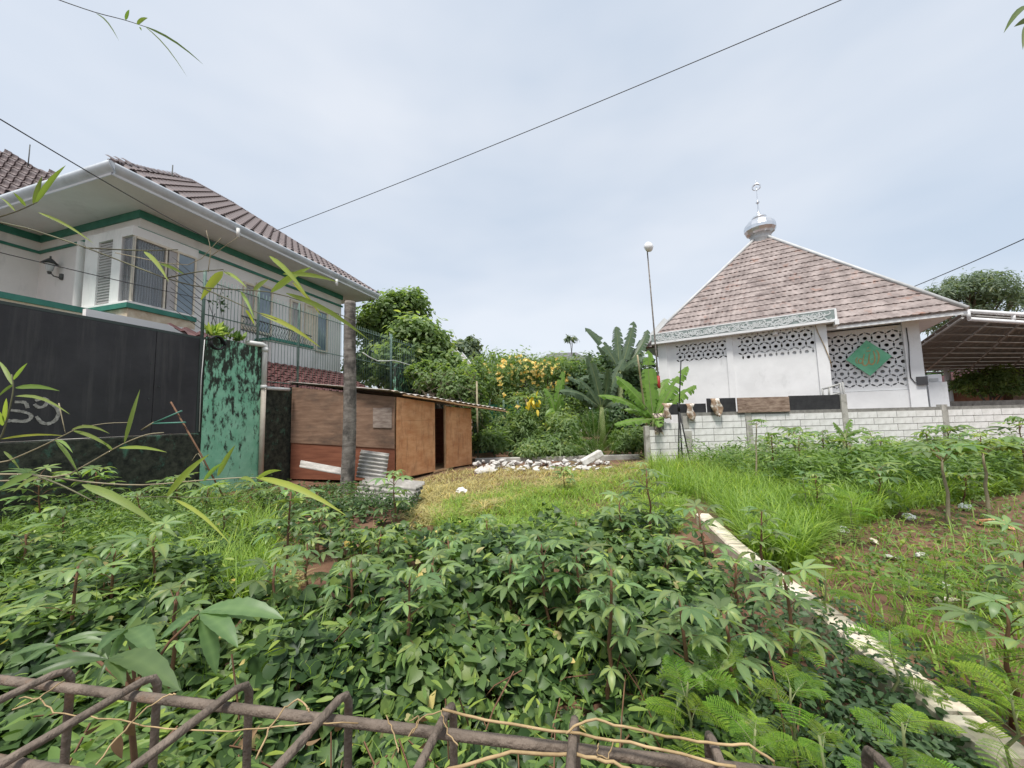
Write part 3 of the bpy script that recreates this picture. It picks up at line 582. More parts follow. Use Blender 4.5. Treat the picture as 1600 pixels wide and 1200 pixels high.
# ---- corrugated sheets stacked in front
def corr_sheet(p, u, v, nw, name='corrugated_sheet', amp=.034):
    n = u.cross(v).normalized(); P = [[p+u*s+v*(i/(nw*4))+n*amp*math.sin(i*math.pi/2) for i in range(nw*4+1)] for s in (0, .25, .5, .75, 1)]
    mb = MB(); mb.smooth = True; mb.grid(P); o = mb.build(name, m_['asbestos']); s_ = o.modifiers.new('thick', 'SOLIDIFY'); s_.thickness = .007; return o
p = at(556, 746, 8.05); q = at(602, 752, 8.1); v = at(608, 709, 8.35)-q
tag(corr_sheet(p, q-p, v, 7), 'grey corrugated sheet propped upright behind the palm trunk', 'roofing sheet')
for k in range(6):
    jl = (0, .03, -.02, .05, .01, .04)[k]; a = onz(560, 779, .03); b = onz(648, 790, .03); u_ = (b-a).normalized(); s_n = Vector((u_.y, -u_.x, 0)); a = a+s_n*(.16-.042*k*-1)*.0+s_n*.04*k+u_*jl; b = b+s_n*.04*k+u_*jl; v = Z*(.37-.008*k)-s_n*.24
    tag(corr_sheet(a, b-a, v, 5), ['backmost sheet', 'second sheet from the back', 'third sheet from the back', 'third sheet from the front', 'second sheet from the front', 'frontmost sheet'][k]+' of the leaning corrugated stack before the shack', 'roofing sheet', 'stacked corrugated sheets')
p = at(468, 730, 8.3); q = at(533, 742, 8.2); tag(corr_sheet(p, q-p, at(470, 719, 8.6)-p, 2), 'narrow corrugated sheet end lying left of the palm trunk', 'roofing sheet')
# ---- palm trunk post
b0 = onz(541, 772, 0); b0.z = -.05; tt_ = at(549, 472, 7.75)
mb = MB(); pts = []; rr = []
for k in range(61):
    f = k/60; p = b0.lerp(tt_, f); pts.append(p+Vector((.03*math.sin(f*4), .02*math.sin(f*5+1), 0))); rr.append((.138-.026*f)*(1+.035*(k % 2))+(.03 if k < 2 else 0))
mb.tube(pts, rr, 14); o = mb.build('palm_trunk', m_['palm_trunk']); tag(o, 'bare ringed grey palm trunk post standing before the shack', 'trunk')
# ============================================================ MOSQUE (turned against the block wall)
ER = at(1512, 483, 12.3); EL = at(1000, 545, 18.6); ez = (ER.z+EL.z)/2; ER.z = EL.z = ez
MD = (ER-EL).normalized(); ML = (ER-EL).length; MN = Vector((-MD.y, MD.x, 0))     # MD left->right along the front, MN away from the camera
AP = at(1188, 366, 19.4)
mosque = thing('mosque', 'white mosque with tiled pyramid roof and lattice walls', 'mosque', Vector((EL.x, EL.y, 0)))
EL2 = EL+MN*ML; ER2 = ER+MN*ML
mb = MB(); mb.poly([EL-Z*.04, ER-Z*.04, AP-Z*.12]); mb.poly([ER, ER2, AP]); mb.poly([ER2, EL2, AP]); mb.poly([EL2, EL, AP]); roof = mb.build('roof', m_['metal_tile'], mosque)
NC = 21; upv = AP-(EL+ER)/2; rn = MD.cross(upv).normalized()
if rn.y > 0: rn = -rn
tpi = .215
for c in range(NC):
    f0, f1 = c/NC*.985, (c+1)/NC*.985+.012
    a0, b0_ = EL.lerp(AP, f0), ER.lerp(AP, f0); a1, b1_ = EL.lerp(AP, min(f1, .985)), ER.lerp(AP, min(f1, .985)); w0 = (b0_-a0).length
    x = 0; st = (c % 2)*.6; cuts = [0]
    while cuts[-1] < w0-.4: cuts.append(min(cuts[-1]+(st if len(cuts) == 1 and st else random.choice((1.07, 1.07, 1.29, .86))), w0))
    cuts[-1] = w0
    for k in range(len(cuts)-1):
        n = max(2, int((cuts[k+1]-cuts[k])/tpi*4)); lo_, hi_, nose = [], [], []
        for i in range(n+1):
            s = (cuts[k]+(cuts[k+1]-cuts[k])*i/n); ph = s/tpi*2*math.pi; h = .016*math.sin(ph)+.008*math.sin(2*ph)
            p = a0+(b0_-a0)*(s/w0); q = a1+(b1_-a1)*(s/w0)
            lo_.append(p+rn*(.055+h)); hi_.append(q+rn*(.012+h*.6)); nose.append(p+rn*(.004+h*.3)-upv.normalized()*.004)
        mb = MB(); mb.smooth = True; mb.grid([lo_, hi_]); mb.smooth = False; mb.grid([nose, lo_]); mb.build('roof_sheet', m_['metal_tile'], roof)
for a in (EL, ER):
    mb = MB(); d = (AP-a).normalized(); s = d.cross(rn).normalized(); mb.tube([a+rn*.05, AP+rn*.05-d*.3], .075, 6); mb.build('hip_cap', m_['cap_grey'], roof)
# dome and finial
dc = AP-Z*.34; mb = MB(); ds = .90
mb.lathe(dc, [(r*ds*.86, z*ds) for r, z in ((.60, -.5), (.62, 0), (.66, .06), (.60, .16), (.64, .24), (.70, .30))], 16); dm = mb.build('dome_collar', m_['cap_grey'], mosque)
mb = MB(); mb.lathe(dc, [(r*ds*.86, z*ds) for r, z in ((.66, .30), (.86, .42), (.97, .60), (.98, .80), (.90, 1.0), (.74, 1.17), (.52, 1.29), (.40, 1.33))], 14)
mb.sm = [False]*len(mb.f); dmo = mb.build('dome', m_['steel'], mosque)
mb = MB(); mb.lathe(dc, [(r*ds*.86, z*ds) for r, z in ((.40, 1.33), (.46, 1.42), (.42, 1.48), (.20, 1.52), (.12, 1.66), (.06, 1.85), (.035, 2.3), (.05, 2.34), (.13, 2.42), (.05, 2.50), (.03, 2.6), (.025, 3.15))], 12)
mb.build('finial', m_['steel'], dmo)
mb = MB(); cc = dc+Z*(3.42*ds); vx = MD
mb.tube([cc+(vx*math.cos(a)+Z*math.sin(a))*.20*ds for a in np.linspace(-1.45, -1.45+5.9, 26)], [(.018+.03*math.sin(math.pi*k/25)) for k in range(26)], 6)
mb.tube([cc-Z*.30*ds, cc-Z*.05*ds], .018, 5); mb.tube([cc+Z*.20*ds, cc+Z*.46*ds], .012, 5)
mb.box(cc, vx*.05, Z*.05, MN*.012); mb.build('crescent', m_['steel'], dmo)
# walls
def onM(px, py, off=0.0): return onpl(px, py, EL+MN*off, MN)
zbas = 0.2
pa = onM(1292, 600, 1.0); pb = onM(1446, 600, 1.0); pc = EL+MN*1.0+MD*1.0
z0L = onM(1380, 610.5, 1.0).z; z1L = onM(1360, 508, 1.0).z
mb = MB(); mb.slab(pa-MD*.0, onM(1424, 600, 1.0), zbas, z0L, MN, .2); mb.build('wall', m_['white_wall'], mosque)                      # below the lattice
mb = MB(); mb.slab(pa, onM(1424, 600, 1.0), z1L, ez+.1, MN, .2); mb.build('wall', m_['white_wall'], mosque)
mb = MB(); mb.slab(onM(1420, 600, .92), onM(1447, 600, .92), zbas, ez-.02, MN, .55); mb.build('column', m_['white_wall'], mosque)
mb = MB(); q = [pc, pb, pb+MN*8, pc+MN*8]; q2 = [pc+MD*.2+MN*.45, pb-MD*.2+MN*.45, pb-MD*.2+MN*7.8, pc+MD*.2+MN*7.8]
mb.slab(pb, pb+MN*8, zbas, ez, -MD, .2); mb.slab(pc+MN*.6, pc+MN*8, zbas, ez, MD, .2); mb.slab(pc+MN*8, pb+MN*8, zbas, ez, -MN, .2); mb.build('wall', m_['white_wall'], mosque)
mb = MB(); mb.hexa([Vector((p.x, p.y, z)) for z in (.1, .3) for p in q]); mb.build('floor', m_['concrete'], mosque)
mb = MB(); mb.hexa([Vector((p.x, p.y, z)) for z in (ez-.04, ez+.06) for p in (EL+MD*.1+MN*.1, ER-MD*.1+MN*.1, ER2-MD*.1-MN*.1, EL2+MD*.1-MN*.1)]); mb.build('soffit', m_['white_wall'], mosque)
# projecting front bays with frieze
OFB = -.15; zfb = onM(1314, 497, -.5).z; zft = onM(1314, 482, -.5).z
b_l = onM(1032, 600, OFB); b_r = onM(1300, 600, OFB)
fr = MB(); fr.slab(onM(1022, 600, -.5), onM(1318, 600, -.5), zfb, zft, MN, .12); fo = fr.build('frieze', m_['frieze'], mosque)
mb = MB(); a = onM(1021.5, 600, -.51); b = onM(1318.5, 600, -.51)
for z0, z1 in ((zft, zft+.05), (zfb-.07, zfb)): mb.slab(a, b, z0, z1, MN, .14)
mb.slab(b-MD*.06-MN*.002, b+MD*.01-MN*.002, zfb, zft, MN, .13); mb.build('frieze_trim', m_['white_wall'], mosque)
mb = MB(); mb.hexa([Vector((p.x, p.y, z)) for z in (zfb-.10, zfb-.07) for p in (a, b, onM(1318.5, 600, 1.0), onM(1021.5, 600, 1.0))]); mb.build('bay_roof', m_['white_wall'], mosque)
# calligraphic strokes on the frieze, too small in the photograph to read
a = onM(1024, 600, -.512); b = onM(1314, 600, -.512); wL = (b-a).length; hh = zft-zfb; mb = MB(); rs = random.Random(5)
def stroke(mb, pts, w, nrm):
    for i in range(len(pts)-1):
        d = (pts[i+1]-pts[i]); s = d.normalized().cross(nrm)*w*(.55+.45*math.sin(math.pi*(i+.5)/(len(pts)-1))); e = nrm*.004*(1+.15*(i % 2))
        mb.hexa([pts[i]-s, pts[i+1]-s, pts[i+1]+s, pts[i]+s, pts[i]-s+e, pts[i+1]-s+e, pts[i+1]+s+e, pts[i]+s+e])
x = .08
while x < wL-.25:
    base = zfb+hh*rs.uniform(.06, .62); P0 = Vector((a.x, a.y, 0))+MD*x; ty = rs.random()
    if ty < .35: pts = [P0+MD*.02*math.sin(k*.9)+Z*(base+hh*.36*k/4) for k in range(5)]
    elif ty < .75: pts = [P0+MD*(.13*math.cos(k*.55+2.6)+.1)+Z*(base+.075*math.sin(k*.55+2.6)+.06) for k in range(9)]
    else: pts = [P0+MD*(.05*k)+Z*(base+hh*.18*math.sin(k*1.1)) for k in range(7)]
    stroke(mb, pts, .02, -MN); x += rs.uniform(.025, .06)
    if rs.random() < .6: c = P0+Z*(zfb+hh*rs.uniform(.6, .9)); stroke(mb, [c, c+MD*.04+Z*.02, c+MD*.08], .016, -MN)
mb.build('calligraphy', m_['frieze_ink'], fo)
mb = MB(); zt_ = zfb-.10
def lattice(x0, x1, yT, yB, off, s, name='lattice', holes_bottom=True):
    """white screen with star, petal and chevron openings, cut as real holes"""
    a = onM(x0, 560, off); b = onM(x1, 560, off); xm = (x0+x1)/2; zT = onM(xm, yT, off).z; zB = onM(xm, yB, off).z; W = (b-a).dot(MD); H = zT-zB
    cu = bpy.data.curves.new(name, 'CURVE'); cu.dimensions = '2D'; cu.fill_mode = 'BOTH'; cu.extrude = .03
    def loop(pts):
        sp = cu.splines.new('POLY'); sp.points.add(len(pts)-1)
        for i, (x, y) in enumerate(pts): sp.points[i].co = (x, y, 0, 1)
        sp.use_cyclic_u = True
    loop([(0, 0), (W, 0), (W, H), (0, H)])
    def ok(pts): return all(.008 < x < W-.008 and .008 < y < H-.008 for x, y in pts)
    hy = s*math.sqrt(3)/2; nr = int(H/hy)+2; ncx = int(W/s)+2; y0 = (H-(nr-2)*hy)/2 % hy
    for r in range(-1, nr+1):
        for c in range(-1, ncx+1):
            cx = c*s+(r % 2)*s/2; cy = y0+r*hy
            st = [(cx+s*(.19 if k % 2 else .15)*math.cos(k*math.pi/8), cy+s*(.19 if k % 2 else .15)*math.sin(k*math.pi/8)) for k in range(16)]
            if ok(st): loop(st)
            for ang in (0, math.pi/3, 2*math.pi/3):
                mx_, my_ = cx+s/2*math.cos(ang), cy+s/2*math.sin(ang); pt = []
                for k in range(10):
                    tt = k/10*2*math.pi; u = .185*s*math.cos(tt); v = .085*s*math.sin(tt)*(1 if abs(math.cos(tt)) < .9 else .6)
                    an = ang+math.pi/2; pt.append((mx_+u*math.cos(an)-v*math.sin(an), my_+u*math.sin(an)+v*math.cos(an)))
                if ok(pt): loop(pt)
            for ang in (math.pi/2, -math.pi/2):      # three-lobed openings between the rosettes
                mx_, my_ = cx+s/math.sqrt(3)*math.cos(ang), cy+s/math.sqrt(3)*math.sin(ang)
                pt = [(mx_+s*(.075 if k % 2 else .05)*math.cos(k*math.pi/3+ang), my_+s*(.075 if k % 2 else .05)*math.sin(k*math.pi/3+ang)) for k in range(6)]
                if ok(pt): loop(pt)
    tmp = bpy.data.objects.new('tmp', cu); COL.objects.link(tmp); bpy.context.view_layer.update()
    me = bpy.data.meshes.new_from_object(tmp.evaluated_get(bpy.context.evaluated_depsgraph_get())); bpy.data.objects.remove(tmp)
    me.materials.clear(); me.materials.append(m_['white_wall'])
    Mx = Matrix((MD, Z, -MN)).transposed(); base = Vector((a.x, a.y, zB))
    for v in me.vertices: v.co = base+Mx @ v.co-wloc(mosque)
    return link(name, me, mosque), a, b, zB, zT
bays = []
for x0, x1, yT, yB, xa, xb in ((1056, 1138, 531, 567, 1044, 1140), (1153, 1279, 512, 557, 1148, 1282)):
    lat, a, b, zB, zT = lattice(x0, x1, yT, yB, OFB+.08, .40)
    A2, B2 = onM(xa, 600, OFB+.05), onM(xb, 600, OFB+.05)
    w = MB(); w.slab(A2, B2, zbas, zB, MN, .18); w.slab(A2, B2, zT, zt_-.005, MN, .18); a_, b_ = a+MN*.02, b+MN*.02
    w.slab(A2, a-MN*.03, zB, zT, MN, .17); w.slab(b-MN*.03, B2, zB, zT, MN, .17); w.build('wall', m_['white_wall'], mosque)
    w = MB(); w.slab(A2+MD*.03, B2-MD*.03, zbas+.1, zB+.12, MN, .02)
for x0, x1 in ((1031, 1045), (1139, 1149), (1281, 1300)):
    w = MB(); w.slab(onM(x0, 600, OFB-.02), onM(x1, 600, OFB-.02), zbas, zt_-.002, MN, .42); w.build('pilaster', m_['white_wall'], mosque)
w = MB(); w.slab(onM(1300, 600, OFB)-MD*.2, onM(1300, 600, OFB)-MD*.02, zbas, zt_, MN, 1.2); w.slab(onM(1032, 600, OFB)+MD*.05, onM(1032, 600, OFB)+MD*.2, zbas, zt_, MN, 1.6); w.build('wall', m_['white_wall'], mosque)
lat, a, b, zB, zT = lattice(1293, 1421, 513, 611, 1.08, .40)
zmid = onM(1370, 571, 1.08).z
w = MB(); w.slab(a+MN*.10, b+MN*.10, zB, zmid, MN, .02); w.build('lattice_backing', m_['pale_back'], mosque)
w = MB(); a2 = onM(1180, 600, OFB+.12); b2 = onM(1279, 600, OFB+.12); w.slab(a2, b2, onM(1240, 557, OFB+.1).z, onM(1240, 541, OFB+.1).z, MN, .02); w.build('lattice_backing', m_['pale_back'], mosque)
w = MB(); w.slab(pc+MN*2.4+MD*.3, pb+MN*2.4-MD*.3, zbas, ez, MN, .05); w.build('dark_backdrop', m_['interior'], mosque)  # dark sheet added to stand for the unlit room behind the lattice
# eave board, gutter bracket, side fascia piece
w = MB(); w.slab(onM(1300, 600, .02), ER+MN*.02, ez-.16, ez+.0, MN, .05); w.build('eave_board', m_['white_wall'], mosque)
w = MB(); p = onM(1306, 505, -.3); w.box(p, MD*.06, MN*.3, Z*.10); w.build('bracket', m_['white_wall'], mosque)
for k, (f0, f1) in enumerate(((0, 1),)):
    a = at(1001, 545, 18.4); b = at(1041, 499, 18.0); d = (b-a); s = d.cross(MN).normalized(); w = MB(); w.box((a+b)/2, d/2, s*.13, MN*.04); w.build('barge_board', m_['cap_grey'], mosque)
# cables and lamp on the front wall
w = MB(); w.tube([onM(x, y, -.2) for x, y in ((1272, 503), (1278, 520), (1288, 540), (1297, 562), (1300, 575))], .014, 4); w.build('cable', m_['dry_vine'], mosque)
w = MB(); w.tube([onM(x, y, .9) for x, y in ((1416, 512), (1420, 540), (1421, 570), (1423, 590), (1430, 598), (1440, 598))], .016, 4); w.build('cable', m_['cable'], mosque)
w = MB(); q = onM(1441, 595, .88); w.box(q, MD*.14, MN*.03, Z*.16); w.build('meter_box', m_['interior'], mosque)
w = MB(); q = onM(1211, 521, -.16); w.lathe(q-Z*.1, [(.001, 0), (.09, .03), (.11, .1), (.07, .18), (.03, .22)], 10); w.build('wall_light', m_['plastic_white'], mosque)
# green diamond plaque
pc_ = onM(1356.5, 559.5, .96); du_ = MD; hw = .5*((onM(1391, 557, .96)-onM(1319.5, 559.5, .96)).length); hz = .5*(onM(1355, 532, .96).z-onM(1355, 588, .96).z)
t = thing('diamond_plaque', 'green diamond plaque with golden calligraphy on the mosque lattice', 'sign', pc_)
w = MB(); q = [pc_+MD*hw, pc_+Z*hz, pc_-MD*hw, pc_-Z*hz]; w.hexa([p for p in q]+[p-MN*.05 for p in q]); w.build('plate', m_['diamond'], t)
def cal(pts, wd):
    w = MB()
    P = [pc_-MN*.053+MD*(x*hw)+Z*(y*hz) for x, y in pts]; q = []
    for i in range(len(P)-1): q += [P[i].lerp(P[i+1], s/3) for s in range(3)]
    q.append(P[-1]); q = [q[0]]+[(q[i-1]+2*q[i]+q[i+1])/4 for i in range(1, len(q)-1)]+[q[-1]]; stroke(w, q, wd*hw, -MN); w.build('letter_stroke', m_['gold'], t)
cal([(.36, .40), (.44, .28), (.46, .0), (.40, -.22), (.34, -.36)], .035)
cal([(.24, .36), (.28, .1), (.26, -.22), (.14, -.40), (.02, -.34), (.0, -.1), (.06, .22)], .035)
cal([(.06, .22), (.02, -.05), (-.04, -.32), (-.16, -.44), (-.28, -.36), (-.26, -.12), (-.16, .24)], .032)
cal([(-.26, -.12), (-.34, .02), (-.46, -.08), (-.44, -.26), (-.34, -.28), (-.28, -.16)], .028)
cal([(-.46, .08), (-.54, .02), (-.58, -.14), (-.50, -.30)], .022)
cal([(-.06, .42), (-.02, .34), (.03, .42), (.07, .34), (.13, .46)], .020); cal([(-.02, .54), (.08, .60)], .018); cal([(.12, -.08), (.18, -.08)], .03); cal([(-.16, -.1), (-.10, -.1)], .03)
# air conditioner, service panel and pipe at the right corner
q0 = onM(1462, 590, 1.3); t = thing('air_conditioner', 'small white outdoor unit on the service cabinet at the mosque corner', 'air conditioner', Vector((q0.x, q0.y, onM(1462, 598, 1.3).z)))
zc1 = onM(1462, 597, 1.3).z; w = MB(); w.slab(onM(1450.5, 600, 1.25), onM(1473, 600, 1.25), zc1, onM(1462, 585, 1.3).z, MN, .35); bevel(w.build('casing', m_['white_wall'], t), .02)
w = MB(); w.slab(onM(1452.5, 600, 1.235), onM(1467, 600, 1.235), onM(1460, 596, 1.25).z, onM(1460, 591, 1.25).z, MN, .012); w.build('grille', m_['cap_grey'], t)
w = MB(); w.slab(onM(1450, 600, 1.2), onM(1480, 600, 1.2), .1, zc1-.005, MN, .5); o = w.build('service_cabinet', m_['white_wall']); tag(o, 'white wall cabinet right of the mosque corner column', 'cabinet')
# ---- carport canopy on the right
cz = [at(1503, 489, 14.2), at(1780, 507, 14.2), at(1780, 572, 27), at(1372, 582, 27)]
t = thing('canopy', 'grey sheet metal canopy with steel ribs right of the mosque', 'canopy', Vector((cz[0].x, cz[0].y, 0)))
P = [[cz[0].lerp(cz[1], i/60).lerp(cz[3].lerp(cz[2], i/60), j/4)+Z*(.05 if i % 2 else 0) for i in range(61)] for j in range(5)]
w = MB(); w.grid(P); o = w.build('roof_sheet', m_['canopy'], t); o.modifiers.new('thick', 'SOLIDIFY').thickness = .02
for k in range(11):
    f = k/10; a = cz[0].lerp(cz[3], f); b = cz[1].lerp(cz[2], f); w = MB(); w.tube([a-Z*.09, b-Z*.09], .045, 4); w.build('purlin', m_['canopy_rib'], t)
for k in range(7):
    f = k/6; a = cz[0].lerp(cz[1], f); b = cz[3].lerp(cz[2], f); w = MB(); w.tube([a-Z*.2, b-Z*.2], .05, 4); w.build('rafter', m_['canopy_rib'], t)
for dz in (.02, -.30):
    w = MB(); w.tube([cz[0]+Z*dz-Vector((0, .2, 0)), cz[1]+Z*dz-Vector((0, .2, 0))], .075, 6); w.build('edge_pipe', m_['white_wall'], t)
for k in range(5):
    p = cz[0].lerp(cz[1], k/4)-Vector((0, .2, 0)); w = MB(); w.tube([p-Z*.3, p+Z*.03], .06, 6); w.build('edge_strut', m_['white_wall'], t)
for p, r in ((at(1482, 600, 24), .15), (at(1780, 560, 14.5), .11), (at(1700, 590, 26), .1)):
    w = MB(); w.tube([Vector((p.x, p.y, 0)), Vector((p.x, p.y, 4.35 if p.y < 20 else 4.0))], r, 10); w.build('post', m_['white_wall'], t)
# neighbouring brown house and low wall beyond the canopy
t = thing('far_house', 'brown brick house under the canopy at right edge', 'house', at(1560, 640, 27))
o_ = wloc(t); o_.z = 0
w = MB(); a = at(1490, 620, 25.5); b = at(1585, 620, 25.5); w.slab(Vector((a.x, a.y, 0)), Vector((b.x, b.y, 0)), 0, at(1540, 608, 25.5).z, (0, 1, 0), .3); w.build('brick_wall', m_['brick'], t)
a = at(1580, 600, 25); b = at(1720, 600, 25); w = MB(); w.hexa([Vector((p[0], p[1], z)) for z in (0, at(1600, 596, 25).z) for p in ((a.x, 25), (b.x, 25), (b.x, 30), (a.x, 30))]); w.build('wall', m_['ply_side'], t)
z = at(1600, 592, 25).z; w = MB(); w.poly([(a.x-.6, 24.4, z-.2), (b.x+1, 24.4, z-.2), (b.x, 27.5, z+1.6), (a.x+1, 27.5, z+1.6)]); w.poly([(a.x-.6, 24.4, z-.2), (a.x+1, 27.5, z+1.6), (a.x-.6, 30.5, z-.2)]); w.build('roof', m_['tile_low'], t)
w = MB(); a = at(1486, 630, 21); b = at(1760, 630, 21); w.slab(Vector((a.x, a.y, 0)), Vector((b.x, b.y, 0)), 0, at(1540, 626, 21).z, (0, 1, 0), .2)
tag(w.build('low_wall', m_['concrete']), 'dim grey low wall beyond the canopy posts', 'wall')
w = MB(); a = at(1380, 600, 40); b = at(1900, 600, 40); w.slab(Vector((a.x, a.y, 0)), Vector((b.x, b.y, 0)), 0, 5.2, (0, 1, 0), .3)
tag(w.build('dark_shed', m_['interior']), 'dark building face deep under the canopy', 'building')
# ============================================================ BLOCK WALL
YB = 11.4; TBW = .12
bw = thing('block_wall', 'pale concrete block wall in front of the mosque', 'wall', (at(1015, 700, YB).x, YB, 0))
xs0 = at(1014, 680, YB).x; xs1 = at(1760, 680, YB).x
colx = [at(p, 660, YB).x for p in (1168, 1319, 1475, 1640)]
bm_ = MB(); bm_.box((0, 0, 0), (.2915, 0, 0), (0, TBW/2, 0), (0, 0, .0915)); bme = bm_.mesh('block', [m_['block']])
hm_ = MB(); hm_.box((0, 0, 0), (.146, 0, 0), (0, TBW/2, 0), (0, 0, .0945)); hme = hm_.mesh('block', [m_['block']])
edges = [xs0]+colx+[xs1]; rb_ = random.Random(3)
for r in range(8):
    z = .10+r*.2
    for s in range(len(edges)-1):
        x0 = edges[s]+(.09 if s else 0); x1 = edges[s+1]-.09; x = x0-rb_.choice((.0, .3, .15, .42))
        while x < x1:
            a = max(x, x0); b = min(x+.6, x1); x += .6; wd = b-a
            if wd < .06: continue
            top_ok = r < 7
            if s == 0 and r == 6 and a < xs0+.95: top_ok = False
            if s == 0 and r == 5 and a < xs0+.3: top_ok = False
            if not top_ok: continue
            o = link('block', bme, bw, ((a+b)/2-bw.location.x, rb_.uniform(-.004, .004), z-bw.location.z), None, ((wd-.017)/.583 if wd < .597 else 1, 1, 1))
for s in range(len(edges)-1):
    w = MB(); x0 = edges[s]+(.95 if s == 0 else 0); w.hexa([Vector((x, y, z)) for z in (0, 1.495 if s else 1.495) for x, y in ((x0, YB-.045), (edges[s+1], YB-.045), (edges[s+1], YB+.05), (x0, YB+.05))]); w.build('mortar', m_['mortar'], bw)
w = MB(); w.hexa([Vector((x, y, z)) for z in (0, 1.09) for x, y in ((xs0, YB-.045), (xs0+.949, YB-.045), (xs0+.949, YB+.05), (xs0, YB+.05))]); w.build('mortar', m_['mortar'], bw)
for i, x in enumerate(colx):
    w = MB(); h = (1.52, 1.95, 1.56, 1.55)[i]
    for k in range(6):
        z0, z1 = h*k/6, h*(k+1)/6; j = .012*rb_.uniform(-1, 1); w.hexa([Vector((xx+j, yy, zz)) for zz in (z0, z1) for xx, yy in ((x-.088, YB-.075), (x+.088, YB-.075), (x+.088, YB+.075), (x-.088, YB+.075))])
    w.build('concrete_column', m_['concrete'], bw)
x = xs0-.07; w = MB(); w.hexa([Vector((xx, yy, zz)) for zz in (0, 1.12) for xx, yy in ((x-.07, YB-.08), (x+.06, YB-.08), (x+.06, YB+.08), (x-.07, YB+.08))]); w.build('concrete_column', m_['concrete'], bw)
for px, py, s in ((1072, 660, .9), (1076, 685, 1.1), (1078, 700, .8)):       # mortar smears
    c = at(px, py, YB-.066); P = []
    for i in range(7):
        P.append([c+Vector(((j-2)*.05*s*(1+.5*mnoise.noise(Vector((i, j, px)))), -.006*(1-abs(j-2)/2), (i-3)*.07*s)) for j in range(5)])
    w = MB(); w.grid([r[::-1] for r in P]); w.build('mortar_smear', m_['concrete'], bw)
# boards on the wall
def board(x0, x1, y0, y1, Y, mt, name, lab, cat='board', th=.03):
    a = at(x0, y1, Y); b = at(x1, y1, Y); zt = at((x0+x1)/2, y0, Y).z; zb = at((x0+x1)/2, y1, Y).z; w = MB()
    w.hexa([Vector((p, yy, z)) for z in (zb, zt) for p, yy in ((a.x, Y), (b.x, Y), (b.x, Y+th), (a.x, Y+th))]); o = w.build(name, m_[mt]); bevel(o, .004); tag(o, lab, cat); return o
board(1046, 1104, 631, 647.5, YB-.02, 'black_board', 'black_board', 'low black board at the left end of the block wall top', th=.02)
board(1105.5, 1151, 622, 646.5, YB-.02, 'black_board', 'black_board', 'short black board on the block wall beside the wooden one', th=.02)
board(1153.5, 1235, 620.5, 644, YB-.12, 'old_wood', 'wooden_board', 'weathered brown plank board leaning on the block wall top')
board(1234, 1316, 617.5, 641.5, YB-.03, 'black_board', 'black_board', 'long black board right of the brown plank on the wall', th=.02)
# hides hung on the wall
def hide(cx, cy, wpx, hpx, mt, lab, seed):
    Y = YB-.15; k = Y/FPX; c = at(cx, cy, Y); w = MB(); P = []; rs = random.Random(seed); n = 9
    for i in range(n+1):
        f = i/n; wd = wpx*k/2*(1.0-.45*f+.28*math.sin(f*7+seed)); z = hpx*k*(.5-f); r = []
        for j in range(7):
            g = (j-3)/3; dz = (.22*hpx*k*mnoise.noise(Vector((j*.9, seed, f))) if f > .7 else 0)
            r.append(c+Vector((g*wd+.03*math.sin(f*5+seed), -.03*math.cos(g*4+seed*2)-.03+.05*(1 if i == 0 else 0), z+dz)))
        P.append(r)
    w.smooth = True; w.grid(P); o = w.build('animal_hide', m_[mt]); o.modifiers.new('thick', 'SOLIDIFY').thickness = .012; tag(o, lab, 'hide', 'hides hung on the block wall')
hide(1029, 662, 15, 32, 'hide_dark', 'cream and black hide hung at the left end of the block wall', 1)
hide(1042, 642, 14, 24, 'hide', 'brown hide scrap draped over the low wall corner beside the bamboo pole', 2)
hide(1080, 644, 14, 27, 'hide', 'brown and white hide hung on the low black board', 3)
hide(1119, 636, 17, 27, 'hide', 'long pale-footed hide hung on the black board beside the brown plank', 4)
# black tripod stand
p = at(1061, 640, YB-.5); g1_ = onz(1054, 716, .05); t = thing('tripod_stand', 'thin black tripod stand before the block wall', 'stand', Vector((p.x, p.y, 0)))
top = at(1064, 563, YB-.5); w = MB(); w.tube([p+Z*.0, top], .018, 6); w.build('pole', m_['black'], t)
w = MB(); w.tube([p-Z*.05, p+Z*.2], .04, 8); w.build('collar', m_['black'], t)
for dx, dy in ((-.13, -.3), (.12, -.25), (.03, .32)):
    w = MB(); w.tube([p, Vector((p.x+dx, p.y+dy, .02))], .02, 5); w.build('leg', m_['black'], t)
# poles
a = at(1011, 388, 12.4); b = at(1028, 585, 12.4); d = (b-a)*(a.z/(a.z-b.z)); t = thing('lamp_pole', 'tall thin leaning pole with round lamp left of the mosque roof', 'pole', a+d)
w = MB(); w.tube([a, a+d*.5, a+d], [.02, .026, .03], 6); w.build('pole', m_['palm_trunk'], t)
q0 = a+d*.62; w = MB(); w.tube([q0, a+d*.70], .055, 6); w.build('red_sleeve', m_['red_paint'], t)
w = MB(); w.lathe(Vector((0, 0, 0)), [(.001, -.10), (.10, -.09), (.17, -.03), (.18, .03), (.13, .10), (.04, .13), (.001, .135)], 12)
o = w.build('lamp_head', m_['plastic_white'], t, loc=Vector((0, 0, 0))); o.location = a-wloc(t)+Vector((.03, -.05, .02)); o.rotation_euler = (R(90), 0, R(25))
w = MB(); w.tube([a-Vector((.12, .1, -.02)), a+Vector((.0, -.05, 0))], .05, 8); w.build('lamp_socket', m_['cap_grey'], t)
a = at(996, 555, 11.0); b = onz(1017, 714, .0); w = MB(); w.tube([a.lerp(b, k/8) for k in range(9)], [.022, .026, .028, .03, .03, .032, .033, .035, .035], 6); tag(w.build('bamboo_stake', m_['bamboo_pole']), 'leaning tan bamboo stake at the end of the block wall', 'stake')
